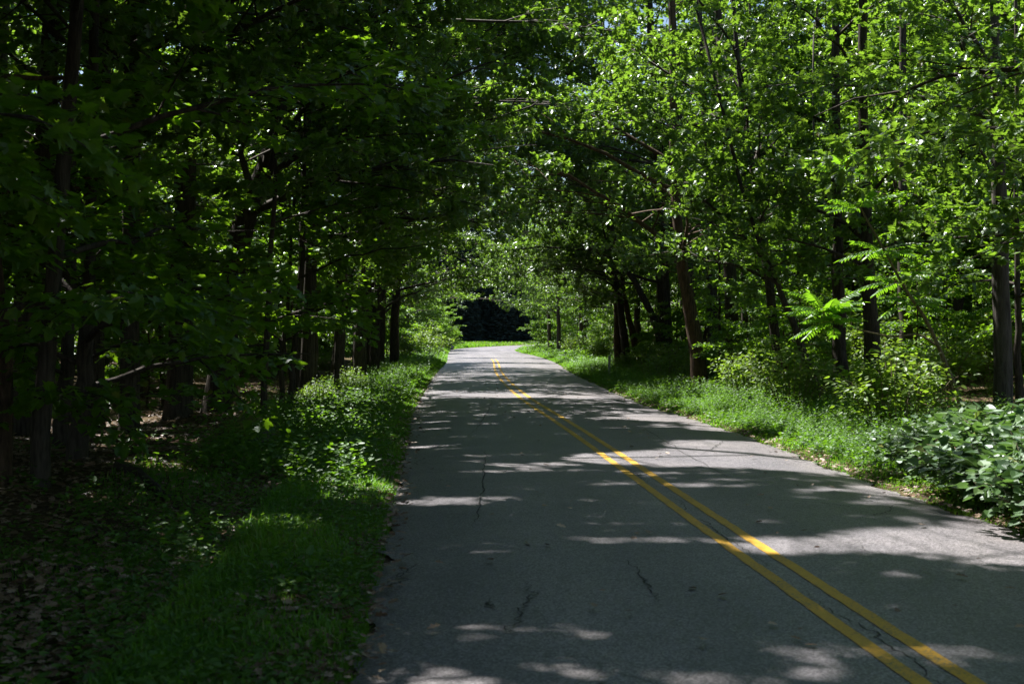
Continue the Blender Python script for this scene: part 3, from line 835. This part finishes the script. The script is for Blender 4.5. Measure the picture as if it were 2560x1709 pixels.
RZ0 = 0.0
for x, y, sd in ((-9.5, 13, 311), (-13, 17, 312), (-9.8, 20.5, 313), (-14.5, 24, 314), (-10.5, 28, 315), (-7.5, 7.5, 316)):  # high crowns above the view, added to darken the left wood
    b = G(x, y); r = rg(sd); h = r.uniform(22, 25)
    g = grow(r, straight(h, (r.uniform(-.5, .8), r.uniform(-.5, .5))), .26, .05, .50, 22, 5.6, 'cluster', SIMPLE, .21, 85, None, up=(10, 45), world=b)
    tree("oak_tree", "very tall oak added with its crown above the view to shade the left wood", "tree", b, g, B_OAK, M_OAK, "very tall oaks added to shade the left wood")
    PLACED.append((x, y))
for x, y, sgn, h, sd in ((-5.6, 29, 1, 21, 301), (-5.2, 37.5, 1, 22, 302), (7.2, 35.5, -1, 21, 303), (8.2, 44.5, -1, 23, 304), (-6.4, 21, 1, 20, 305), (-6.2, 47, 1, 22, 306), (7.4, 54, -1, 24, 307), (9.6, 61, -1, 25, 308), (-5.9, 55, 1, 24, 309), (-7.4, 60, 1, 25, 310), (-5.8, 44, 1, 22, 1311), (6.9, 50, -1, 24, 1312), (-6.6, 51, 1, 24, 1313)):
    b = G(x, y)
    g = grow(rg(sd), straight(h, (sgn * 1.2, -.3)), .24, .05, .45, 22, 8.2, 'cluster', OAK, .17, 80, (sgn, -.1, .7), up=(8, 40), droop=.12, world=b if sd < 1000 else None)
    tree("oak_tree", "oak %s the road from the %s verge, among others alike" % (("arching over", "right") if sgn < 0 else ("leaning out over", "left")), "tree", b, g, B_OAK, M_OAK, "oaks arching over the road from the %s verge" % ("right" if sgn < 0 else "left"))
    PLACED.append((x, y))
arching([(6.8, 41), (7.0, 49), (6.6, 57), (6.6, 65), (7.4, 73), (5.2, 82), (6.0, 90), (4.2, 97), (3.6, 104), (6.6, 113), (8.6, 124), (11.5, 136), (13, 150), (16, 164)], -1, "right")
arching([(-4.9, 26), (-5.4, 34), (-5.4, 43), (-6.4, 53), (-7.6, 63), (-8.0, 74), (-8.4, 84), (-9.8, 93), (-12.5, 100), (-13.6, 113), (-14.5, 126), (-16, 140)], 1, "left")


def in_vista(x, y):
    return y > 95 and y < 226 and 432 < CX + F_PX * x / y < 556


def scatter(key, n, count, xr, yr, edge, gap, smin, smax, label, group):
    made = tries = 0
    while made < count and tries < 4000:
        tries += 1
        x, y = RNG.uniform(*xr), RNG.uniform(*yr)
        if float(road_sd(x, y)) < edge or not free(x, y, gap) or in_vista(x, y): continue
        if key == 'wood' and in_gap(x, y, 17, 3.2): continue
        if key == 'pole' and in_gap(x, y, 14, 2.0): continue
        if y < 12 and abs(x) < 3.2: continue
        PLACED.append((x, y))
        if key == 'wood' and -13 < x < 0 and y < 48:             # near the road: a crown of its own
            q = rg(400 + len(PLACED)); b = G(x, y); h = 17 * RNG.uniform(smin, smax)
            tree("oak_tree", label, "tree", b, grow(q, straight(h, (q.uniform(-.5, .8), q.uniform(-.5, .5))), .2, .04, .26, 21, 4.9, 'cluster', SIMPLE, .21, 80, None, up=(14, 50), world=b), B_OAK, M_OAK, group)
            made += 1
            continue
        place((key, made % n), x, y, RNG.uniform(0, 6.28), RNG.uniform(smin, smax), label, group)
        made += 1


# left wood, right wood, beyond the bend, behind the camera
scatter("wood", 3, 54, (-38, -6), (3, 75), 4.0, 2.6, 1.0, 1.3, "tall oak deep in the shaded wood left of the road", "oaks deep in the wood left of the road")
scatter("pole", 2, 26, (-30, -5), (8, 80), 3.0, 1.6, .8, 1.2, "slim pole-like maple in the shaded wood left of the road", "slim maples in the wood left of the road")
scatter("sapling", 3, 42, (-26, -4), (17, 100), 2.0, 1.5, .6, 1.15, "maple sapling in layers of flat leaves under the trees left of the road", "maple saplings under the left trees")
scatter("wood", 3, 7, (9, 22), (30, 60), 3.6, 3.0, .95, 1.2, "tall oak standing deep in the sunlit wood right of the road", "oaks deep in the wood right of the road")
scatter("wood", 3, 22, (14, 48), (34, 95), 6, 3.2, 1.15, 1.5, "tall oak standing deep in the sunlit wood right of the road", "oaks deep in the wood right of the road")
scatter("pole", 2, 24, (8, 40), (26, 90), 4, 1.8, .8, 1.2, "slim maple standing among the sunlit undergrowth right of the road", "slim maples in the wood right of the road")
scatter("sapling", 3, 84, (6, 34), (27, 90), 3.0, 1.3, .45, 1.0, "maple sapling in sunlit undergrowth right of the road", "maple saplings under the right trees")
scatter("bush", 2, 40, (8, 30), (28, 75), 4.5, 1.4, 1.1, 2.0, "tall shrub in the understory behind the trunks right of the road", "understory shrubs right of the road")
scatter("bush", 2, 44, (5, 12), (18, 75), 1.9, 1.0, .4, 1.1, "knee-high shrub at the back of the weedy verge right of the road", "low shrubs along the right verge")
scatter("bush", 2, 16, (-12, -3), (23, 80), 1.7, 1.2, .3, .7, "low shrub on the weedy bank left of the road", "low shrubs along the left bank")
scatter("wood", 3, 36, (-60, 60), (75, 250), 7, 4.5, .9, 1.2, "tall oak far along the road near the bend", "oaks far along the road near the bend")
scatter("sapling", 3, 34, (-20, 20), (85, 185), 2.2, 2.0, .7, 1.2, "maple sapling at the foot of the far trees near the bend", "maple saplings near the bend")
for i, (px, d, k) in enumerate(((436, 118, 1.0), (449, 142, .9), (541, 108, .8), (554, 118, 1.0), (566, 104, .9), (428, 100, .9))):
    q = P(px, d)
    place(("sapling", i % 3), q[0], q[1], i * 1.3, k, "maple sapling at the foot of the far trees near the bend", "maple saplings near the bend")
for i, (x, y) in enumerate(((12.5, 66), (15.5, 60), (18.5, 68), (14, 76), (21, 58))):
    place(("wood", i % 3), x, y, i * 1.9, 1.55, "tall oak standing deep in the sunlit wood right of the road", "oaks deep in the wood right of the road")
for i, x in enumerate((-24, -16, -9, -3, 4, 11, 18, 26)):
    place(("wood", i % 3), x, 232 + 5 * (i % 2), i * 1.1, 1.6, "tall oak far along the road near the bend", "oaks far along the road near the bend")
for x, y in ((-5.5, -3), (-7, 1), (-10, -8), (8, -4), (11, 2), (7.5, -14), (-6, -16), (13, 14), (15, 8), (-12, 5)):  # out of view, added to cut the sky light on the near road
    place(("wood", len(PLACED) % 3), x, y, RNG.uniform(0, 6), 1.0, "unseen oak added near the viewer, its crown keeping sky light off the near road", "unseen oaks added round the viewer")
    PLACED.append((x, y))

# ------------------------------------------------------------------ dark spruces that close the view at the bend
def spruce(rng, h, r):
    wood, crown = Acc(), Acc()
    tube(wood, [(0, 0, -.1), (0, 0, h * .5), (0, 0, h)], [.2, .12, .02], 7, cap=False)
    pos, axs, nrm = [], [], []
    z = .25
    while z < h - .2:
        q = 1 - z / h
        nb = 9
        a0 = rng.uniform(0, 6.28)
        for k in range(nb):
            a = a0 + k * 2 * np.pi / nb + rng.normal(0, .12)
            L = r * (q ** .8) * rng.uniform(.8, 1.12) + .15
            d = np.array([math.cos(a), math.sin(a), 0])
            t = np.linspace(0, 1, 5)[:, None]
            b = np.array([0, 0, z]) + d * L * t + np.array([0, 0, 1]) * (-.30 * L * t + .18 * L * t * t)
            tube(wood, b, np.linspace(.02, .004, 5), 3, cap=False)
            m = int(26 * L + 6)
            w = rng.uniform(.08, 1, m); lat = np.array([-d[1], d[0], 0]); lo = rng.uniform(-1, 1, m)
            p = np.array([0, 0, z]) + d * (L * w)[:, None] + lat * (lo * .32 * L * (1.05 - w))[:, None]
            p[:, 2] += -.30 * L * w + .18 * L * w * w - .12 * np.abs(lo)
            pos.append(p); axs.append(d + lat * lo[:, None] * .9 + [0, 0, -.35] + rng.normal(0, .2, (m, 3))); nrm.append(np.array([0, 0, 1.]) + rng.normal(0, .4, (m, 3)))
        z += .34
    p = np.concatenate(pos); m = len(p)
    put_leaves(crown, LANCE, p, np.concatenate(axs), np.concatenate(nrm), rng.uniform(.3, .55, m), np.clip(rng.normal(.5, .2, m), 0, 1))
    return wood, crown


proto(("spruce", 0), "spruce_tree", "tree", spruce(rg(140), 13, 3.6), B_OAK, M_NEEDLE)
for i, (x, y, s) in enumerate([(-15, 201, .9), (-11.5, 204, .8), (-8.2, 202, .95), (-4.6, 206, .85), (-1.6, 205, .9), (1.8, 208, 1.0), (5.4, 211, .9), (9, 215, 1.05), (13, 218, 1.1), (-17, 207, 1.7), (-12.5, 209, 1.8), (-9, 208, 1.6), (-6, 212, 1.85), (-2.5, 211, 1.7), (1, 214, 1.8), (5, 217, 1.8), (10, 222, 1.8), (-21, 205, 1.6), (-8, 217, 2.0), (0, 220, 2.0)]):
    place(("spruce", 0), x, y, i * 1.3, s, "dark spruce closing the view where the road bends", "dark spruces at the bend")

# ------------------------------------------------------------------ the far wood behind everything, one mass of leaves
acc = Acc()
def belt(n, x0, x1, y0, y1, h):
    x = RNG.uniform(x0, x1, n); y = RNG.uniform(y0, y1, n); z = RNG.uniform(0, 1, n) ** 1.15 * h * (0.8 + .25 * np.sin(x * .35) * np.sin(y * .3))
    keep = road_sd(x, y) > 6
    p = np.column_stack([x, y, gz(x, y) + z])[keep]; m = len(p)
    a = RNG.normal(0, 1, (m, 3)); a[:, 2] *= .4
    put_leaves(acc, SIMPLE, p, a, np.array([0, 0, 1.]) + RNG.normal(0, .5, (m, 3)), RNG.uniform(.4, .8, m), np.clip(RNG.normal(.4, .2, m), 0, .95))
belt(16000, -70, -34, -20, 110, 17)
belt(20000, 40, 75, 0, 130, 24)
belt(16000, -70, 75, 222, 260, 19)
belt(7000, -75, -30, 110, 225, 18)
belt(7000, 35, 80, 130, 200, 18)
tag(acc.build("far_woods", M_OAK), "mass of green leaves far back in the wood behind the trees", "woods", kind='stuff')

# ------------------------------------------------------------------ tree-of-heaven sapling: leaning pale stem with long pinnate leaves
def frond(crown, wood, rng, base, d, L, pairs=11, lf=.165):
    d = unit(np.asarray(d, float)); lat = unit(np.cross(d, [0, 0, 1])); up = np.cross(lat, d)
    t = np.linspace(0, 1, 7)[:, None]
    mid = base + d * L * t + np.array([0, 0, -1]) * L * .28 * t * t
    tube(wood, mid, np.linspace(.005, .002, 7), 3, cap=False)
    tn = unit(np.gradient(mid, axis=0))
    pos, axs, nrm, sz = [], [], [], []
    for k in range(pairs):
        u = .14 + .84 * k / (pairs - 1); s = u * 6; j = min(int(s), 5); c = mid[j] * (1 - s + j) + mid[j + 1] * (s - j)
        for sg in (-1, 1):
            pos.append(c); axs.append(lat * sg + tn[j] * .45 + [0, 0, -.55] + rng.normal(0, .06, 3)); nrm.append(up + lat * sg * .5 + rng.normal(0, .12, 3)); sz.append(lf * (1.05 - .45 * abs(u - .4)) * rng.uniform(.9, 1.1))
    pos.append(mid[-1]); axs.append(tn[-1]); nrm.append(up); sz.append(lf)
    m = len(pos)
    put_leaves(crown, LANCE if lf < .1 else OVATE_N, np.array(pos), np.array(axs), np.array(nrm), np.array(sz), np.clip(rng.normal(.5, .15, m), 0, .95))


OVATE_N = fan_leaf([(0, 0), (.15, .14), (.18, .4), (.10, .76), (0, 1)])
r = rg(150)
D = 20.0
b0 = P(968, D)
stem = smooth_path([b0 - [0, 0, .1], P(958, D, 395), P(940, D, 350), P(925, D, 318), P(906, D, 290), P(884, D, 250), P(861, D, 209), P(846, D, 172)], 22) - b0
wood, crown = Acc(), Acc()
tube(wood, stem, np.linspace(.048, .012, 22), 7)
twig = smooth_path([P(938, D, 346), P(918, D, 334), P(893, D - .1, 336), P(862, D - .3, 330), P(836, D - .5, 322), P(826, D - .5, 312)], 14) - b0
tube(wood, twig, np.linspace(.02, .01, 14), 5)
for top, n, up_, L in ((stem[-1], 13, .5, .75), (stem[-4], 8, .5, .7), (stem[-7], 8, .3, .7), (twig[-1], 17, .5, .70), (twig[-3], 8, .2, .6), (stem[13], 7, .3, .68), (stem[11], 6, .2, .65)):
    for k in range(n):
        a = k * 2.399 + r.uniform(0, .4)
        frond(crown, wood, r, top + r.normal(0, .04, 3), (math.cos(a), math.sin(a) * .9, up_ + r.normal(0, .22)), L * r.uniform(.75, 1.15))
tree("tree_of_heaven", "leaning pale sapling with long bright fern-like leaves and a bare side branch", "sapling", tuple(b0), (wood, crown), B_TWIG, M_SUMAC)

# ------------------------------------------------------------------ shrubs by the verges
for i, (px, d, s, lab) in enumerate([
        (1050, 9.8, 1.0, "nearest broad-leaved shrub, running out of the picture at the right road edge"),
        (1012, 10.9, 1.0, "broad-leaved shrub second from the near right road edge"),
        (975, 11.8, .95, "broad-leaved shrub in the middle of the bank by the right road edge"),
        (1015, 12.6, 1.25, "tallest broad-leaved shrub, below the grey trunk"),
        (975, 13.6, 1.1, "broad-leaved shrub at the back of the bank, left of the grey trunk"),
        (925, 13.2, .75, "low broad-leaved shrub at the left end of the bank, next to the short grass"),
        (1090, 11.4, 1.25, "broad-leaved shrub at the outer right of the bank"),
        (912, 14.4, .7, "low broad-leaved shrub spreading back along the road edge beyond the main bank"),
        (884, 15.8, .6, "farthest broad-leaved shrub, small and alone among the weeds by the road"),
        (945, 14.9, .85, "small broad-leaved shrub behind the low end of the bank")]):
    p = P(px, d)
    place(("broad", i % 2), p[0] + .15, p[1], i * 1.7, s * 1.02, lab, "broad-leaved shrubs on the right bank")
for i, (px, d, s, lab) in enumerate([
        (668, 39, 1.1, "pale sunlit shrub left of the thick brown leaning trunk"),
        (742, 35, 1.3, "bright green shrub between the thick brown trunk and the thin bent trunk"),
        (772, 37, 1.2, "bright green shrub behind the tall thin bent trunk"),
        (650, 46, 1.0, "sunlit shrub at the foot of the clump of three trunks"),
        (428, 76, 1.6, "round yellow-green shrub on the far left verge by the bend"),
        (404, 66, 1.1, "low sunlit shrub on the left bank before the crooked tree"),
        (592, 78, 1.5, "sunlit shrub at the far right verge where the road narrows"),
        (575, 92, 1.4, "small pale shrub on the inside of the bend"),
        (445, 118, 1.5, "shrub beside the pale boulder at the outside of the bend"),
        (318, 25, .55, "low weedy shrub catching the sun on the left bank"),
        (350, 31, .6, "weedy shrub by the left road edge below the dark trunks"),
        (885, 30, 1.0, "shrub in the shade behind the dark pair of trunks"),
        (935, 27, 1.2, "shrub in dappled light left of the grey trunk"),
        (1000, 30, 1.3, "shrub in dappled light behind the grey trunk")]):
    p = P(px, d)
    place(("bush", i % 2), p[0], p[1], i * 2.1, s, lab, None)

# ------------------------------------------------------------------ boulders, stump, logs, post
def boulder(name, label, loc, size, seed, mat, cat="boulder", rz=0.0):
    import bmesh
    r = rg(seed)
    bm = bmesh.new()
    bmesh.ops.create_icosphere(bm, subdivisions=4, radius=1.0)
    dirs = unit(r.normal(0, 1, (9, 3))); dep = r.uniform(.62, .9, 9)
    for v in bm.verts:
        p = np.array(v.co)
        for d, k in zip(dirs, dep):
            q = float(p @ d)
            if q > k: p = p - d * (q - k) * .8
        p = p * (1 + .04 * math.sin(7 * p[0] + 3 * p[1]) + .03 * math.sin(11 * p[2] + 5 * p[1]))
        v.co = Vector(p * np.array(size))
    me = bpy.data.meshes.new(name); bm.to_mesh(me); bm.free()
    for q in me.polygons: q.use_smooth = True
    me.materials.append(mat)
    o = bpy.data.objects.new(name, me); COL.objects.link(o)
    o.location = loc; o.rotation_euler = (0, 0, rz)
    return tag(o, label, cat)


def moss_mat():
    m, nt, out = new_mat("mossy_stone")
    L = nt.links.new
    tc = N(nt, "ShaderNodeTexCoord"); ge = N(nt, "ShaderNodeNewGeometry")
    n1 = N(nt, "ShaderNodeTexNoise"); n1.inputs["Scale"].default_value = 9; n1.inputs["Detail"].default_value = 7
    L(tc.outputs["Object"], n1.inputs["Vector"])
    se = N(nt, "ShaderNodeSeparateXYZ"); L(ge.outputs["Normal"], se.inputs[0])
    ad = N(nt, "ShaderNodeMath", operation='MULTIPLY_ADD'); L(n1.outputs[0], ad.inputs[0]); ad.inputs[1].default_value = 1.1; L(se.outputs[2], ad.inputs[2])
    mr = N(nt, "ShaderNodeMapRange"); L(ad.outputs[0], mr.inputs[0]); mr.inputs[1].default_value = .6; mr.inputs[2].default_value = 1.0
    st = ramp(nt, n1.outputs[0], [(.35, (.05, .045, .04)), (.65, (.14, .125, .11))])
    mo = ramp(nt, n1.outputs[0], [(.35, (.04, .06, .012)), (.65, (.13, .14, .02))])
    mx = N(nt, "ShaderNodeMix", data_type='RGBA'); L(mr.outputs[0], mx.inputs[0]); L(st, mx.inputs[6]); L(mo, mx.inputs[7])
    b = N(nt, "ShaderNodeBsdfPrincipled"); L(mx.outputs[2], b.inputs["Base Color"]); b.inputs["Roughness"].default_value = .95
    bp = N(nt, "ShaderNodeBump"); bp.inputs["Strength"].default_value = .9; bp.inputs["Distance"].default_value = .04
    L(n1.outputs[0], bp.inputs["Height"]); L(bp.outputs[0], b.inputs["Normal"])
    L(b.outputs[0], out.inputs[0])
    return m


M_MOSS = moss_mat()
M_STONE = plain_mat("pale_stone", (.22, .21, .20), (.42, .40, .38), 6)
p = P(246, 16.2); boulder("mossy_boulder", "mossy boulder among weeds below the big leaning trunk", (p[0], p[1], p[2] + .12), (.48, .4, .36), 5, M_MOSS)
p = P(446, 120); boulder("pale_boulder", "pale grey boulder at the far left where the road bends", (p[0] - .3, p[1] + 3, p[2] + .25), (1.0, .7, .55), 6, M_STONE)


def log(name, label, a, b, r, bark, seed, cat="log"):
    rr = rg(seed); a = np.array(a); b = np.array(b)
    t = np.linspace(0, 1, 9)[:, None]
    p = a + (b - a) * t; p[1:-1] += rr.normal(0, r * .5, (7, 3)) * [1, 1, .4]
    p[:, 2] = gz(p[:, 0], p[:, 1]) + r * .7 + (a[2] * (1 - t[:, 0]) + b[2] * t[:, 0])
    acc = Acc(); tube(acc, p - p[0], np.linspace(r, r * .55, 9), 8, rr, .06)
    o = acc.build(name, bark, smooth=True); o.location = tuple(p[0])
    return tag(o, label, cat)


q = pxg
a = q(118, 486); b = q(172, 508); log("fallen_log", "thin fallen log lying on the leaf litter below the pair of grey trunks", (*a, .03), (*b, .0), .06, B_OAK, 7)
a = q(40, 560); b = q(150, 572); log("fallen_branch", "dark fallen branch on the near leaf litter", (*a, .0), (*b, .0), .03, B_OAK, 8, "branch")
a = q(140, 452); b = q(178, 459); log("fallen_branch", "pale fallen stick on the leaf litter near the mossy boulder", (*a, .02), (*b, .0), .025, B_TWIG, 9, "branch")
a = q(566, 357); b = q(600, 352); log("fallen_log", "dark log lying on the right verge far along the road", (*a, .15), (*b, .2), .12, B_OAK, 10)

pb = P(609, 44.5)
t = empty("marker_post", tuple(pb)); tag(t, "thin weathered grey marker post in the weeds by the clump of three trunks", "post")
acc = Acc()
tube(acc, [(0, 0, -.2), (.01, 0, .3), (.02, 0, .86)], [.05, .05, .048], 8, cap=True)
acc.build("shaft", plain_mat("weathered_wood", (.22, .22, .21), (.38, .37, .36), 25), t)
acc = Acc(); tube(acc, [(.02, 0, .861), (.021, 0, .885), (.021, 0, .90)], [.055, .055, .03], 8); acc.build("cap", plain_mat("grey_paint", (.30, .31, .31), (.42, .42, .42), 15), t)

# ------------------------------------------------------------------ grass, herbs, weeds and dead leaves on the ground
def sample_ground(n, smin, smax, ymin, ymax, side=0, power=1.0, xlim=30):
    """Points at smin..smax metres outside the tarmac, nearer distances more often."""
    u = RNG.random(n)
    y0 = np.maximum(ymin, .5)
    y = y0 * (ymax / y0) ** u if ymin > 0 else ymin + (ymax - ymin) * u
    k = np.clip(np.searchsorted(c_xy[:400 * 2, 1], y), 0, 899)
    # pick by arc position along the road
    s = smin + (smax - smin) * RNG.random(n) ** power
    sg = np.where(RNG.random(n) < .5, -1, 1) if side == 0 else np.full(n, side)
    x = c_xy[k, 0] + c_nrm[k, 0] * sg * (c_hw[k] + s); yy = c_xy[k, 1] + c_nrm[k, 1] * sg * (c_hw[k] + s)
    ok = road_sd(x, yy) > smin - .05
    return x[ok], yy[ok], s[ok], sg[ok]


def grass(acc, x, y, h, lean=.85):
    n = len(x); z = gz(x, y) - .02
    a = RNG.uniform(0, 2 * np.pi, n); d = np.column_stack([np.cos(a), np.sin(a), np.zeros(n)])
    lat = np.column_stack([-np.sin(a), np.cos(a), np.zeros(n)])
    w = (.0022 + .0025 * RNG.random(n)) * (1 + np.hypot(x, y) / 14); ln = RNG.uniform(.1, 1, n) * lean
    b = np.column_stack([x, y, z]); up = np.array([0, 0, 1.])
    m = b + up * (h * .55)[:, None] + d * (h * ln * .3)[:, None]
    t = b + up * (h * (1 - .35 * ln))[:, None] + d * (h * ln)[:, None]
    v = np.stack([b - lat * w[:, None], b + lat * w[:, None], m - lat * (w * .8)[:, None], m + lat * (w * .8)[:, None], t], 1).reshape(-1, 3)
    k = (np.arange(n) * 5)[:, None, None]
    f = (np.array([[0, 1, 3], [0, 3, 2], [2, 3, 4]])[None] + k).reshape(-1, 3)
    tone = np.clip(RNG.normal(.42, .16, n) + .3 * (np.sin(1.3 * x + 2 * np.sin(.8 * y)) * np.sin(1.7 * y - .9 * x)), 0, .97); tone[RNG.random(n) < .035] = 1.1
    acc.add(v, f, np.repeat(tone, 3))


acc = Acc()
def patch(x, y, f=1.0):                                         # uneven cover
    return (.5 + .5 * np.sin(1.7 * x * f + 1.3 * np.sin(.9 * y * f)) * np.sin(1.1 * y * f + .7 * x * f)) + RNG.normal(0, .16, len(x))
for side, smax, n in ((-1, 1.25, 110000), (1, 1.8, 80000)):
    x, y, s, sg = sample_ground(n, -.03, smax, 4.5, 120, side, 1.25)
    h = RNG.uniform(.03, .10, len(x)) * (1 + .6 * np.clip(s, 0, 1.5)) * (.6 + .8 * np.clip(patch(x, y, 1.6), 0, 1)) * (1 + np.clip(y - 30, 0, 60) / 90)
    grass(acc, x, y, h)
x, y, s, sg = sample_ground(50000, 1.0, 3.6, 4.5, 9.5, -1, 1.3); k = patch(x, y) > .3 + .15 * s; grass(acc, x[k], y[k], RNG.uniform(.03, .12, k.sum()))
x, y, s, sg = sample_ground(26000, 1.0, 3.2, 11, 40, -1, 1.0)
k = patch(x, y) > .72; grass(acc, x[k], y[k], RNG.uniform(.04, .14, k.sum()))
x, y, s, sg = sample_ground(45000, .6, 3.4, 13, 110, 1, 1.0)
k = patch(x, y, 1.2) > .6; x, y, s = x[k], y[k], s[k]
grass(acc, x, y, RNG.uniform(.08, .38, len(x)) * np.clip(.4 + s * .25, .4, 1), .7)
x, y, s, sg = sample_ground(40000, .3, 2.8, 30, 110, -1, 1.0)
grass(acc, x, y, RNG.uniform(.1, .4, len(x)), .6)
x = RNG.uniform(-24, 16, 30000); y = RNG.uniform(128, 210, 30000); k = road_sd(x, y) > 0; x, y = x[k], y[k]; grass(acc, x, y, RNG.uniform(.06, .25, len(x)) * (1 + .8 * patch(x, y)), .6)
x, y, s, sg = sample_ground(16000, .0, 14, 105, 165, -1, 1.0)
grass(acc, x, y, RNG.uniform(.15, .5, len(x)), .5)
tag(acc.build("verge_grass", M_GRASS), "bright green grass growing along both road edges", "grass", kind='stuff')

acc = Acc()
def herbs(x, y, hmax, size, tmpl):
    n = len(x); k = 6
    X = np.repeat(x, k); Y = np.repeat(y, k); H = np.repeat(RNG.uniform(.25, 1, n) * hmax, k) * RNG.uniform(.35, 1, n * k)
    th = RNG.uniform(0, 2 * np.pi, n * k); ax = np.column_stack([np.cos(th), np.sin(th), RNG.normal(.05, .3, n * k)])
    p = np.column_stack([X, Y, gz(X, Y) + H + .01]) + ax * RNG.uniform(.01, .10, n * k)[:, None]
    put_leaves(acc, tmpl, p, ax, np.array([0, 0, 1.]) + RNG.normal(0, .35, (n * k, 3)), size * RNG.uniform(.6, 1.3, n * k), np.repeat(np.clip(RNG.normal(.45, .18, n), 0, .95), k))
x, y, s, sg = sample_ground(9000, .35, 5.5, 5, 60, -1, .9); k = (patch(x, y, .8) > .42) & ((s < 1.9) | (RNG.random(len(x)) < .16)) & ((y > 11) | (s > 1.5) | (RNG.random(len(x)) < .25)); herbs(x[k], y[k], .28, .075, OVATE)
x, y, s, sg = sample_ground(5000, .05, 3.2, 4.5, 12, -1, 1.2); k = patch(x, y, 1.3) > .35; herbs(x[k], y[k], .14, .042, OVATE)
x, y, s, sg = sample_ground(4500, .3, 2.6, 13, 60, -1, 1.0); herbs(x, y, .5, .075, OVATE)
x, y, s, sg = sample_ground(8500, .9, 6, 14, 90, 1, .9); herbs(x, y, .6, .07, LANCE)
def stalks(x, y, hmin, hmax, size, tmpl=LANCE, k=14):
    n = len(x); h = np.repeat(RNG.uniform(hmin, hmax, n), k); X = np.repeat(x, k); Y = np.repeat(y, k); u = np.tile(np.linspace(.12, 1, k), n)
    la = np.repeat(RNG.uniform(0, 6.28, n), k); le = np.repeat(RNG.uniform(0, .35, n), k) * h * u * u
    th = np.tile(np.arange(k) * 2.4, n) + RNG.normal(0, .3, n * k)
    ax = np.column_stack([np.cos(th), np.sin(th), .5 - .6 * (1 - u) + RNG.normal(0, .2, n * k)])
    p = np.column_stack([X + np.cos(la) * le, Y + np.sin(la) * le, gz(X, Y) + h * u])
    put_leaves(acc, tmpl, p, ax, np.array([0, 0, 1.]) - .5 * ax + RNG.normal(0, .25, (n * k, 3)), size * (1.15 - .6 * u) * RNG.uniform(.8, 1.3, n * k), np.repeat(np.clip(RNG.normal(.45, .2, n), 0, .97), k))
x, y, s, sg = sample_ground(9000, .7, 4.5, 14, 90, 1, .8); k = patch(x, y, .7) > .3; stalks(x[k], y[k], .15, .55, .10)
x, y, s, sg = sample_ground(1500, .2, 1.2, 14, 90, 1, .8); stalks(x, y, .1, .35, .09)
x, y, s, sg = sample_ground(3000, .5, 3.2, 22, 90, -1, .8); k = patch(x, y, .7) > .4; stalks(x[k], y[k], .2, .6, .11)
x, y, s, sg = sample_ground(2500, .2, 2, 8, 40, 1, 1.0); herbs(x, y, .2, .06, OVATE)
x, y, s, sg = sample_ground(2600, .5, 5, 60, 130, 0, 1.0); herbs(x, y, .6, .16, OVATE)
tag(acc.build("weeds", M_HERB), "low leafy weeds covering the banks between road and wood", "weeds", kind='stuff')

acc = Acc()
for side, smin, smax, y0, y1, n in ((-1, .1, 16, 4.5, 60, 80000), (1, .1, 14, 8, 60, 7000), (-1, -2.6, -.1, 5.2, 40, 80), (1, -2.4, -.1, 6, 40, 80), (-1, -.2, .2, 5, 45, 500), (-1, -.1, 1.2, 5, 50, 2500), (1, -.12, .5, 6, 60, 1500)):
    x, y, s, sg = sample_ground(n, smin, smax, y0, y1, side, 1.0)
    m = len(x); th = RNG.uniform(0, 6.28, m)
    ax = np.column_stack([np.cos(th), np.sin(th), RNG.normal(0, .2, m)])
    put_leaves(acc, OAK, np.column_stack([x, y, np.where(s < 0, np.maximum(gz(x, y), .024), np.maximum(gz(x, y), -.02)) + RNG.uniform(.008, .035, m)]), ax, np.array([0, 0, 1.]) + RNG.normal(0, .28, (m, 3)), RNG.uniform(.045, .095, m), np.clip(RNG.normal(.45, .22, m), 0, 1))
tag(acc.build("leaf_litter", M_LITTER), "brown dead oak leaves strewn over the wood floor", "leaves", kind='stuff')

# kinds that were grown but never placed would lie at the origin
for t, used in PROTO.values():
    if not used:
        for ch in list(t.children): bpy.data.objects.remove(ch)
        bpy.data.objects.remove(t)
print("leaf verts", N_LEAVES, "objects", len(scene.objects))
